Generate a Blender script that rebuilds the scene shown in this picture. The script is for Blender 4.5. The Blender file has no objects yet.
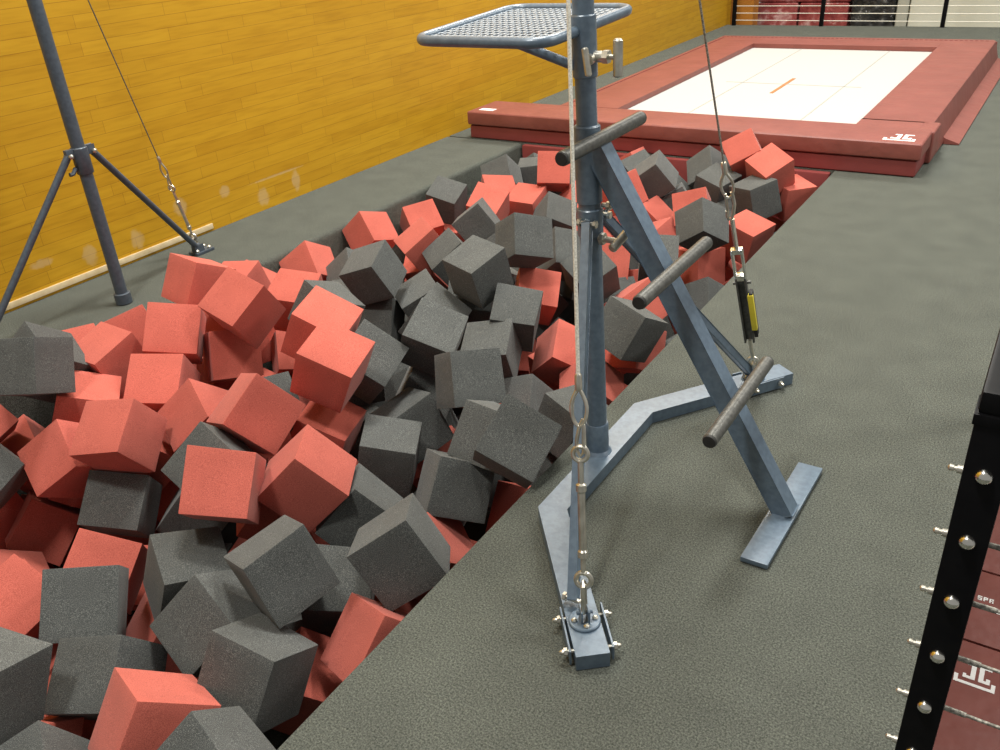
import bpy, bmesh, math, random
from mathutils import Vector, Matrix, Quaternion
random.seed(4)
PI = math.pi
V = Vector
col = bpy.context.scene.collection
H = 1.45

# ------------------------------------------------------------------ materials
def new_mat(name):
    m = bpy.data.materials.new(name); m.use_nodes = True
    nt = m.node_tree; b = nt.nodes['Principled BSDF']
    return m, nt, b
def N(nt, t, **k):
    n = nt.nodes.new(t)
    for a, v in k.items():
        if a in n.inputs: n.inputs[a].default_value = v
        else: setattr(n, a, v)
    return n
def ramp(nt, stops):
    r = nt.nodes.new('ShaderNodeValToRGB'); e = r.color_ramp.elements
    while len(e) < len(stops): e.new(0.5)
    for i, (p, c) in enumerate(stops):
        e[i].position = p; e[i].color = (*c, 1)
    return r
def noisy(name, stops, scale, rough=0.8, metallic=0.0, bump=0.0, bump_scale=None, detail=3, spec=None, dist=0.002):
    m, nt, b = new_mat(name)
    tc = N(nt, 'ShaderNodeTexCoord')
    n = N(nt, 'ShaderNodeTexNoise'); n.inputs['Scale'].default_value = scale; n.inputs['Detail'].default_value = detail
    nt.links.new(tc.outputs['Object'], n.inputs['Vector'])
    r = ramp(nt, stops); nt.links.new(n.outputs['Fac'], r.inputs['Fac']); nt.links.new(r.outputs['Color'], b.inputs['Base Color'])
    b.inputs['Roughness'].default_value = rough; b.inputs['Metallic'].default_value = metallic
    if spec is not None: b.inputs['Specular IOR Level'].default_value = spec
    if bump:
        n2 = N(nt, 'ShaderNodeTexNoise'); n2.inputs['Scale'].default_value = bump_scale or scale; n2.inputs['Detail'].default_value = 2
        nt.links.new(tc.outputs['Object'], n2.inputs['Vector'])
        bp = N(nt, 'ShaderNodeBump'); bp.inputs['Strength'].default_value = bump; bp.inputs['Distance'].default_value = dist
        nt.links.new(n2.outputs['Fac'], bp.inputs['Height']); nt.links.new(bp.outputs['Normal'], b.inputs['Normal'])
    return m

def carpet_material():
    m, nt, b = new_mat('carpet')
    tc = N(nt, 'ShaderNodeTexCoord')
    n1 = N(nt, 'ShaderNodeTexNoise'); n1.inputs['Scale'].default_value = 230; n1.inputs['Detail'].default_value = 5; n1.inputs['Roughness'].default_value = .75
    n2 = N(nt, 'ShaderNodeTexNoise'); n2.inputs['Scale'].default_value = 7; n2.inputs['Detail'].default_value = 3
    mp = N(nt, 'ShaderNodeMapping'); mp.inputs['Scale'].default_value = (1, 1, 1)
    nt.links.new(tc.outputs['Object'], mp.inputs['Vector'])
    nt.links.new(mp.outputs['Vector'], n1.inputs['Vector']); nt.links.new(mp.outputs['Vector'], n2.inputs['Vector'])
    r = ramp(nt, [(0.36, CARPET[0]), (0.5, CARPET[1]), (0.66, CARPET[2])])
    nt.links.new(n1.outputs['Fac'], r.inputs['Fac'])
    r2 = ramp(nt, [(0.3, (.91, .91, .91)), (0.7, (1.06, 1.06, 1.05))]); nt.links.new(n2.outputs['Fac'], r2.inputs['Fac'])
    mx = N(nt, 'ShaderNodeMix'); mx.data_type = 'RGBA'; mx.blend_type = 'MULTIPLY'; mx.inputs['Factor'].default_value = 1
    nt.links.new(r.outputs['Color'], mx.inputs['A']); nt.links.new(r2.outputs['Color'], mx.inputs['B'])
    nt.links.new(mx.outputs['Result'], b.inputs['Base Color'])
    b.inputs['Roughness'].default_value = 1; b.inputs['Specular IOR Level'].default_value = .1
    bp = N(nt, 'ShaderNodeBump'); bp.inputs['Strength'].default_value = .8; bp.inputs['Distance'].default_value = .006
    nt.links.new(n1.outputs['Fac'], bp.inputs['Height']); nt.links.new(bp.outputs['Normal'], b.inputs['Normal'])
    return m
CARPET = [(.040, .044, .038), (.102, .110, .096), (.19, .202, .175)]

SCUFFS = [(2.41, .105, .040, .055), (3.26, .075, .045, .055), (3.53, .10, .035, .07), (3.0, .18, .04, .035), (2.70, .184, .045, .05),
          (2.145, .115, .04, .055), (1.91, .155, .06, .022), (3.39, .168, .22, .008)]
def plank_material():
    m, nt, b = new_mat('maple_planks')
    tc = N(nt, 'ShaderNodeTexCoord')
    sep = N(nt, 'ShaderNodeSeparateXYZ'); nt.links.new(tc.outputs['Object'], sep.inputs[0])
    cmb = N(nt, 'ShaderNodeCombineXYZ'); nt.links.new(sep.outputs['Y'], cmb.inputs['X']); nt.links.new(sep.outputs['Z'], cmb.inputs['Y'])
    br = N(nt, 'ShaderNodeTexBrick'); br.offset = .37; br.offset_frequency = 3; br.squash = 1.35; br.squash_frequency = 2
    br.inputs['Scale'].default_value = 1; br.inputs['Brick Width'].default_value = .48; br.inputs['Row Height'].default_value = .0575
    br.inputs['Mortar Size'].default_value = .0011; br.inputs['Mortar Smooth'].default_value = .3; br.inputs['Bias'].default_value = -.1
    br.inputs['Color1'].default_value = (.55, .305, .016, 1); br.inputs['Color2'].default_value = (.49, .258, .012, 1)
    br.inputs['Mortar'].default_value = (.30, .14, .010, 1)
    nt.links.new(cmb.outputs[0], br.inputs['Vector'])
    mp = N(nt, 'ShaderNodeMapping'); mp.inputs['Scale'].default_value = (1, 2.2, 28); nt.links.new(tc.outputs['Object'], mp.inputs['Vector'])
    n = N(nt, 'ShaderNodeTexNoise'); n.inputs['Scale'].default_value = 2.2; n.inputs['Detail'].default_value = 5
    nt.links.new(mp.outputs['Vector'], n.inputs['Vector'])
    r = ramp(nt, [(.28, (.84, .80, .70)), (.5, (1, 1, 1)), (.75, (1.07, 1.09, 1.2))]); nt.links.new(n.outputs['Fac'], r.inputs['Fac'])
    mx = N(nt, 'ShaderNodeMix'); mx.data_type = 'RGBA'; mx.blend_type = 'MULTIPLY'; mx.inputs['Factor'].default_value = .85
    nt.links.new(br.outputs['Color'], mx.inputs['A']); nt.links.new(r.outputs['Color'], mx.inputs['B'])
    # pale hand-sized scuffs and filler marks on the boards near the floor
    n3 = N(nt, 'ShaderNodeTexNoise'); n3.inputs['Scale'].default_value = 34; n3.inputs['Detail'].default_value = 3
    nt.links.new(tc.outputs['Object'], n3.inputs['Vector'])
    acc = None
    for (y, z, ry, rz) in SCUFFS:
        a = N(nt, 'ShaderNodeMath', operation='SUBTRACT'); nt.links.new(sep.outputs['Y'], a.inputs[0]); a.inputs[1].default_value = y
        a2 = N(nt, 'ShaderNodeMath', operation='DIVIDE'); nt.links.new(a.outputs[0], a2.inputs[0]); a2.inputs[1].default_value = ry
        c = N(nt, 'ShaderNodeMath', operation='SUBTRACT'); nt.links.new(sep.outputs['Z'], c.inputs[0]); c.inputs[1].default_value = z
        c2 = N(nt, 'ShaderNodeMath', operation='DIVIDE'); nt.links.new(c.outputs[0], c2.inputs[0]); c2.inputs[1].default_value = rz
        s1 = N(nt, 'ShaderNodeMath', operation='MULTIPLY'); nt.links.new(a2.outputs[0], s1.inputs[0]); nt.links.new(a2.outputs[0], s1.inputs[1])
        s2 = N(nt, 'ShaderNodeMath', operation='MULTIPLY_ADD'); nt.links.new(c2.outputs[0], s2.inputs[0]); nt.links.new(c2.outputs[0], s2.inputs[1]); nt.links.new(s1.outputs[0], s2.inputs[2])
        if acc is None: acc = s2
        else:
            mn = N(nt, 'ShaderNodeMath', operation='MINIMUM'); nt.links.new(acc.outputs[0], mn.inputs[0]); nt.links.new(s2.outputs[0], mn.inputs[1]); acc = mn
    ad = N(nt, 'ShaderNodeMath', operation='MULTIPLY_ADD'); nt.links.new(n3.outputs['Fac'], ad.inputs[0]); ad.inputs[1].default_value = 1.6; nt.links.new(acc.outputs[0], ad.inputs[2])
    rr = ramp(nt, [(.0, (.5, .5, .5)), (.62, (.42, .42, .42)), (.95, (0, 0, 0))])
    ds = N(nt, 'ShaderNodeMath', operation='MULTIPLY'); nt.links.new(ad.outputs[0], ds.inputs[0]); ds.inputs[1].default_value = .5
    nt.links.new(ds.outputs[0], rr.inputs['Fac'])
    mx2 = N(nt, 'ShaderNodeMix'); mx2.data_type = 'RGBA'; nt.links.new(rr.outputs['Color'], mx2.inputs['Factor'])
    nt.links.new(mx.outputs['Result'], mx2.inputs['A']); mx2.inputs['B'].default_value = (.56, .43, .24, 1)
    nt.links.new(mx2.outputs['Result'], b.inputs['Base Color'])
    b.inputs['Roughness'].default_value = .42; b.inputs['Specular IOR Level'].default_value = .3
    return m

def foam_material(name, base, speck, amount):
    m, nt, b = new_mat(name)
    tc = N(nt, 'ShaderNodeTexCoord')
    n = N(nt, 'ShaderNodeTexNoise'); n.inputs['Scale'].default_value = 560; n.inputs['Detail'].default_value = 3
    n2 = N(nt, 'ShaderNodeTexNoise'); n2.inputs['Scale'].default_value = 9; n2.inputs['Detail'].default_value = 2
    nt.links.new(tc.outputs['Object'], n.inputs['Vector']); nt.links.new(tc.outputs['Object'], n2.inputs['Vector'])
    r = ramp(nt, [(.36, tuple(c * .68 for c in base)), (.52, base), (.68, tuple(c * (1 - amount) + s * amount for c, s in zip(base, speck)))])
    nt.links.new(n.outputs['Fac'], r.inputs['Fac'])
    oi = N(nt, 'ShaderNodeObjectInfo')
    ad = N(nt, 'ShaderNodeMath', operation='MULTIPLY_ADD'); nt.links.new(oi.outputs['Random'], ad.inputs[0]); ad.inputs[1].default_value = .22; ad.inputs[2].default_value = .89
    r2 = ramp(nt, [(.3, (.93, .93, .93)), (.7, (1.05, 1.05, 1.05))]); nt.links.new(n2.outputs['Fac'], r2.inputs['Fac'])
    mx = N(nt, 'ShaderNodeMix'); mx.data_type = 'RGBA'; mx.blend_type = 'MULTIPLY'; mx.inputs['Factor'].default_value = 1
    nt.links.new(r.outputs['Color'], mx.inputs['A']); nt.links.new(r2.outputs['Color'], mx.inputs['B'])
    sc = N(nt, 'ShaderNodeVectorMath', operation='SCALE'); nt.links.new(mx.outputs['Result'], sc.inputs[0]); nt.links.new(ad.outputs[0], sc.inputs['Scale'])
    nt.links.new(sc.outputs[0], b.inputs['Base Color'])
    b.inputs['Roughness'].default_value = .95; b.inputs['Specular IOR Level'].default_value = .12
    b.inputs['Sheen Weight'].default_value = .12
    bp = N(nt, 'ShaderNodeBump'); bp.inputs['Strength'].default_value = .25; bp.inputs['Distance'].default_value = .001
    nt.links.new(n.outputs['Fac'], bp.inputs['Height']); nt.links.new(bp.outputs['Normal'], b.inputs['Normal'])
    return m

M = {}
M['carpet'] = carpet_material()
M['planks'] = plank_material()
M['red_foam'] = foam_material('red_foam', (.52, .122, .090), (.63, .185, .14), .6)
M['grey_foam'] = foam_material('charcoal_foam', (.080, .085, .083), (.30, .31, .29), .6)
M['blue'] = noisy('hammered_blue_grey_paint', [(.35, (.088, .130, .182)), (.65, (.120, .172, .228))], 60, rough=.36, metallic=.1, bump=.12, bump_scale=160, spec=.9)
M['slate'] = noisy('slate_grey_paint', [(.35, (.060, .078, .100)), (.65, (.080, .102, .128))], 60, rough=.42, metallic=.1)
M['zinc'] = noisy('zinc_plate', [(.3, (.52, .50, .43)), (.7, (.72, .70, .62))], 40, rough=.32, metallic=.9)
M['chrome'] = noisy('bright_steel', [(.3, (.72, .71, .66)), (.7, (.86, .85, .8))], 50, rough=.2, metallic=1)
M['cable'] = noisy('steel_wire_rope', [(.4, (.62, .60, .52)), (.6, (.86, .84, .75))], 260, rough=.5, metallic=.1)
M['cable_dull'] = noisy('dull_wire_rope', [(.4, (.16, .15, .13)), (.6, (.40, .38, .33))], 260, rough=.5, metallic=.3)
M['cable_dark'] = noisy('dark_wire_rope', [(.4, (.10, .085, .07)), (.6, (.20, .18, .15))], 260, rough=.5, metallic=.3)
M['rung'] = noisy('brushed_rung_steel', [(.35, (.075, .076, .070)), (.65, (.125, .125, .115))], 90, rough=.42, metallic=.4)
M['grate'] = noisy('galvanised_grate', [(.35, (.30, .36, .43)), (.65, (.44, .50, .56))], 90, rough=.4, metallic=.1)
M['black'] = noisy('black_powder_coat', [(.3, (.004, .004, .005)), (.7, (.006, .006, .007))], 50, rough=.4, spec=.1)
M['rubber'] = noisy('black_rubber', [(.3, (.012, .012, .012)), (.7, (.02, .02, .02))], 50, rough=.7)
M['vinyl'] = noisy('maroon_vinyl', [(.3, (.205, .058, .046)), (.7, (.25, .073, .058))], 5, rough=.5, bump=.35, bump_scale=9, detail=4, dist=.02)
M['vinyl_lower'] = noisy('maroon_vinyl_mat', [(.3, (.21, .040, .038)), (.7, (.255, .050, .047))], 5, rough=.55, bump=.3, bump_scale=8, dist=.02)
M['seam'] = noisy('seam_thread', [(.3, (.12, .02, .02)), (.7, (.17, .03, .03))], 60, rough=.8)
M['bed'] = noisy('white_woven_bed', [(.3, (.44, .44, .425)), (.7, (.48, .48, .465))], 300, rough=.7)
M['tape'] = noisy('grey_stitching', [(.3, (.33, .33, .31)), (.7, (.37, .37, .34))], 60, rough=.8)
M['orange'] = noisy('orange_cross', [(.3, (.36, .15, .05)), (.7, (.42, .18, .06))], 40, rough=.7)
M['white'] = noisy('white_print', [(.3, (.84, .82, .80)), (.7, (.90, .88, .86))], 40, rough=.6)
M['yellow'] = noisy('yellow_tag', [(.3, (.70, .58, .03)), (.7, (.80, .68, .06))], 40, rough=.5)
M['cream'] = noisy('pale_wood_strip', [(.3, (.60, .47, .26)), (.7, (.74, .62, .40))], 18, rough=.5)
M['pale'] = noisy('pale_padding', [(.3, (.56, .56, .46)), (.7, (.62, .62, .52))], 3, rough=.6)
M['pale_grey'] = noisy('pale_grey_padding', [(.3, (.36, .36, .30)), (.7, (.42, .42, .35))], 3, rough=.6)
M['wrap_red'] = noisy('shrink_wrapped_red', [(.35, (.20, .035, .035)), (.55, (.30, .07, .065)), (.72, (.60, .38, .35))], 7, rough=.25, detail=6, bump=.5, bump_scale=14, dist=.03)
M['wrap_black'] = noisy('shrink_wrapped_black', [(.4, (.018, .018, .018)), (.6, (.05, .05, .05)), (.75, (.35, .35, .33))], 9, rough=.2, detail=6, bump=.6, bump_scale=18, dist=.03)
M['jamb'] = noisy('orange_wood', [(.3, (.40, .15, .02)), (.7, (.50, .20, .03))], 6, rough=.45)
M['dark'] = noisy('dark_void', [(.3, (.012, .010, .010)), (.7, (.02, .018, .016))], 6, rough=.8)
M['ground'] = noisy('lower_floor', [(.3, (.20, .19, .17)), (.7, (.26, .25, .22))], 4, rough=.7)

# ------------------------------------------------------------------ mesh building
def frame(d):
    d = V(d).normalized(); u = V((0, 0, 1)) if abs(d.z) < .95 else V((1, 0, 0))
    x = u.cross(d).normalized(); y = d.cross(x).normalized()
    return x, y, d
class MB:
    def __init__(s): s.bm = bmesh.new()
    def box(s, lo, hi, bev=0.0, seg=2):
        r = bmesh.ops.create_cube(s.bm, size=1)
        lo, hi = V(lo), V(hi)
        for v in r['verts']: v.co = V([(lo[i] + hi[i]) / 2 + v.co[i] * (hi[i] - lo[i]) for i in range(3)])
        if bev: s._bev(r['verts'], bev, seg)
        return s
    def _bev(s, verts, bev, seg):
        es = list({e for v in verts for e in v.link_edges})
        bmesh.ops.bevel(s.bm, geom=es, offset=bev, segments=seg, profile=.6, affect='EDGES')
    def obox(s, c, x, y, z, bev=0.0, seg=2):           # oriented box, half-extent vectors
        r = bmesh.ops.create_cube(s.bm, size=2); c, x, y, z = V(c), V(x), V(y), V(z)
        for v in r['verts']: a = v.co.copy(); v.co = c + x * a.x + y * a.y + z * a.z
        if bev: s._bev(r['verts'], bev, seg)
        return s
    def bar(s, a, b, w, h, up=(0, 0, 1), bev=.002):     # rectangular bar from a to b
        a, b = V(a), V(b); d = (b - a); L = d.length; d.normalize()
        x = V(up).cross(d).normalized(); y = d.cross(x).normalized()
        return s.obox((a + b) / 2, x * w / 2, y * h / 2, d * L / 2, bev)
    def rod(s, a, b, r, r2=None, n=14, cap=True):
        a, b = V(a), V(b); r2 = r if r2 is None else r2; x, y, d = frame(b - a)
        A = [s.bm.verts.new(a + (x * math.cos(t) + y * math.sin(t)) * r) for t in [2 * PI * k / n for k in range(n)]]
        B = [s.bm.verts.new(b + (x * math.cos(t) + y * math.sin(t)) * r2) for t in [2 * PI * k / n for k in range(n)]]
        for k in range(n): s.bm.faces.new((A[k], A[(k + 1) % n], B[(k + 1) % n], B[k]))
        if cap: s.bm.faces.new(list(reversed(A))); s.bm.faces.new(B)
        return s
    def rcap(s, a, b, r, n=16, c=.003):                 # rod with chamfered ends
        a, b = V(a), V(b); d = (b - a).normalized()
        s.lathe(a, d, [(0, r - c), (c, r), ((b - a).length - c, r), ((b - a).length, r - c)], n); return s
    def lathe(s, a, d, prof, n=16):                     # prof: (dist along d, radius)
        a = V(a); x, y, d = frame(d); rings = []
        for (t, r) in prof:
            rings.append([s.bm.verts.new(a + d * t + (x * math.cos(q) + y * math.sin(q)) * max(r, 1e-4)) for q in [2 * PI * k / n for k in range(n)]])
        for A, B in zip(rings, rings[1:]):
            for k in range(n): s.bm.faces.new((A[k], A[(k + 1) % n], B[(k + 1) % n], B[k]))
        s.bm.faces.new(list(reversed(rings[0]))); s.bm.faces.new(rings[-1])
        return s
    def tube(s, pts, r, n=8, closed=False):             # swept tube along a polyline
        pts = [V(p) for p in pts]; m = len(pts); rings = []; px = None
        for i, p in enumerate(pts):
            if closed: d = pts[(i + 1) % m] - pts[i - 1]
            else: d = pts[min(i + 1, m - 1)] - pts[max(i - 1, 0)]
            d.normalize()
            if px is None: px = frame(d)[0]
            px = (px - d * px.dot(d)).normalized(); y = d.cross(px)
            rings.append([s.bm.verts.new(p + (px * math.cos(q) + y * math.sin(q)) * r) for q in [2 * PI * k / n for k in range(n)]])
        for i in range(m if closed else m - 1):
            A, B = rings[i], rings[(i + 1) % m]
            if closed and i == m - 1:
                best = min(range(n), key=lambda o: (A[0].co - B[o].co).length); B = B[best:] + B[:best]
            for k in range(n): s.bm.faces.new((A[k], A[(k + 1) % n], B[(k + 1) % n], B[k]))
        if not closed: s.bm.faces.new(list(reversed(rings[0]))); s.bm.faces.new(rings[-1])
        return s
    def ring(s, c, nrm, R, r, k=20, n=8, stretch=1.0, sdir=None):
        x, y, d = frame(nrm)
        if sdir is not None: y = (V(sdir) - d * V(sdir).dot(d)).normalized(); x = y.cross(d)
        return s.tube([V(c) + x * math.cos(q) * R + y * math.sin(q) * R * stretch for q in [2 * PI * i / k for i in range(k)]], r, n, True)
    def poly(s, pts, thick):                            # flat polygon in xy extruded along z
        b = [s.bm.verts.new(V(p)) for p in pts]; t = [s.bm.verts.new(V(p) + V((0, 0, thick))) for p in pts]
        k = len(pts); s.bm.faces.new(list(reversed(b))); s.bm.faces.new(t)
        for i in range(k): s.bm.faces.new((b[i], b[(i + 1) % k], t[(i + 1) % k], t[i]))
        return s
    def build(s, name, mat, parent=None, smooth=True, mod=None):
        off = V((0, 0, 0))
        p = parent
        while p is not None: off += p.location; p = p.parent
        bmesh.ops.recalc_face_normals(s.bm, faces=s.bm.faces)
        for v in s.bm.verts: v.co -= off
        me = bpy.data.meshes.new(name); s.bm.to_mesh(me); s.bm.free()
        me.materials.append(mat)
        if smooth:
            for f in me.polygons: f.use_smooth = True
            me.set_sharp_from_angle(angle=math.radians(35))
        o = bpy.data.objects.new(name, me); col.objects.link(o)
        if parent is not None: o.parent = parent
        return o
def thing(name, label, cat, loc=(0, 0, 0), group=None):
    o = bpy.data.objects.new(name, None); col.objects.link(o); o.location = loc; o.empty_display_size = .1
    o['label'] = label; o['category'] = cat
    if group: o['group'] = group
    return o
def tag(o, label, cat, group=None):
    o['label'] = label; o['category'] = cat
    if group: o['group'] = group
    return o
def struct(o, label=None, cat=None):
    o['kind'] = 'structure'
    if label: o['label'] = label; o['category'] = cat
    return o

# ------------------------------------------------------------------ the setting
PXR, PXL, PYB = -1.063, -3.168, 5.10
m = MB()
m.box((PXR, -.6, -1.9), (.015, 11.05, 0))               # walkway beside the pit
m.box((.015, -1.6, -1.9), (2.2, .77, 0)); m.box((-3.85, -1.6, -1.9), (.015, -.6, 0))
m.box((-3.85, PYB, -1.9), (PXR, 11.05, 0))              # deck under the trampoline
fl = struct(m.build('floor', M['carpet'], smooth=False), 'grey flecked carpet deck around the foam pit', 'floor')
m = MB(); m.box((-3.85, -.6, -1.25), (PXL, PYB - .001, 0), bev=.03, seg=4)
struct(m.build('floor_ledge', M['carpet']), 'grey carpeted ledge between the plank wall and the foam pit', 'floor')
m = MB(); m.box((PXL - .05, -.65, -1.15), (PXR + .05, PYB + .05, -1.05))
struct(m.build('floor_pit', M['dark'], smooth=False), 'dark floor at the bottom of the foam pit', 'floor')
m = MB(); m.box((-8, 11.05, -2.0), (6, 18, -1.9)); m.box((.015, .77, -2.0), (6, 11.05, -1.9))
struct(m.build('floor_lower', M['ground'], smooth=False), 'lower gym floor beyond the deck', 'floor')
m = MB(); m.box((-4.0, -1.6, -1.0), (-3.8, 11.15, 5.5))
struct(m.build('wall_left', M['planks'], smooth=False), 'golden maple plank wall behind the foam pit', 'wall')
m = MB(); m.box((-3.8, -1.6, .014), (-3.792, 2.87, .042), bev=.001)
struct(m.build('baseboard_left', M['cream']), 'pale worn wooden strip along the foot of the plank wall', 'baseboard')
m = MB(); m.box((-4.0, 11.35, -1.9), (-3.58, 11.55, 4.5))
struct(m.build('trim_1', M['jamb'], smooth=False), 'orange wooden door jamb at the end of the plank wall', 'trim')
m = MB(); m.box((-3.58, 13.9, -1.9), (2.5, 14.1, 4.5))
struct(m.build('wall_back', M['pale_grey'], smooth=False), 'far gym wall', 'wall')

# ------------------------------------------------------------------ foam cubes
S = 0.187
def cube_mesh(name, seed):
    rnd = random.Random(seed); bm = bmesh.new(); bmesh.ops.create_cube(bm, size=S)
    jit = {}
    for v in bm.verts: jit[tuple(1 if c > 0 else 0 for c in v.co)] = V([rnd.uniform(-.0045, .0045) for _ in range(3)])
    dent = {(a, s): rnd.choice((0, 0, .002, .004, -.002)) for a in range(3) for s in (-1, 1)}
    bmesh.ops.bevel(bm, geom=list(bm.edges), offset=.0035, segments=2, profile=.7, affect='EDGES')
    big = [f for f in bm.faces if f.calc_area() > S * S * .7]
    bmesh.ops.subdivide_edges(bm, edges=list({e for f in big for e in f.edges}), cuts=5, use_grid_fill=True)
    for v in bm.verts:
        u = [(c / S + .5) for c in v.co]; o = V((0, 0, 0))
        for k, j in jit.items():
            w = 1
            for i in range(3): w *= u[i] if k[i] else 1 - u[i]
            o += j * w
        for i in range(3):
            for sgn in (-1, 1):
                if v.co[i] * sgn > S * .495:
                    p, q = v.co[(i + 1) % 3] / S * 2, v.co[(i + 2) % 3] / S * 2
                    o[i] -= sgn * dent[(i, sgn)] * max(0, 1 - p * p) * max(0, 1 - q * q)
        v.co += o
    me = bpy.data.meshes.new(name); bmesh.ops.recalc_face_normals(bm, faces=bm.faces); bm.to_mesh(me); bm.free()
    for f in me.polygons: f.use_smooth = True
    me.set_sharp_from_angle(angle=math.radians(20))
    return me
red_meshes = [cube_mesh('foam_red', k) for k in range(7)]
grey_meshes = [cube_mesh('foam_charcoal', 20 + k) for k in range(7)]
for me in red_meshes: me.materials.append(M['red_foam'])
for me in grey_meshes: me.materials.append(M['grey_foam'])
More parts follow.
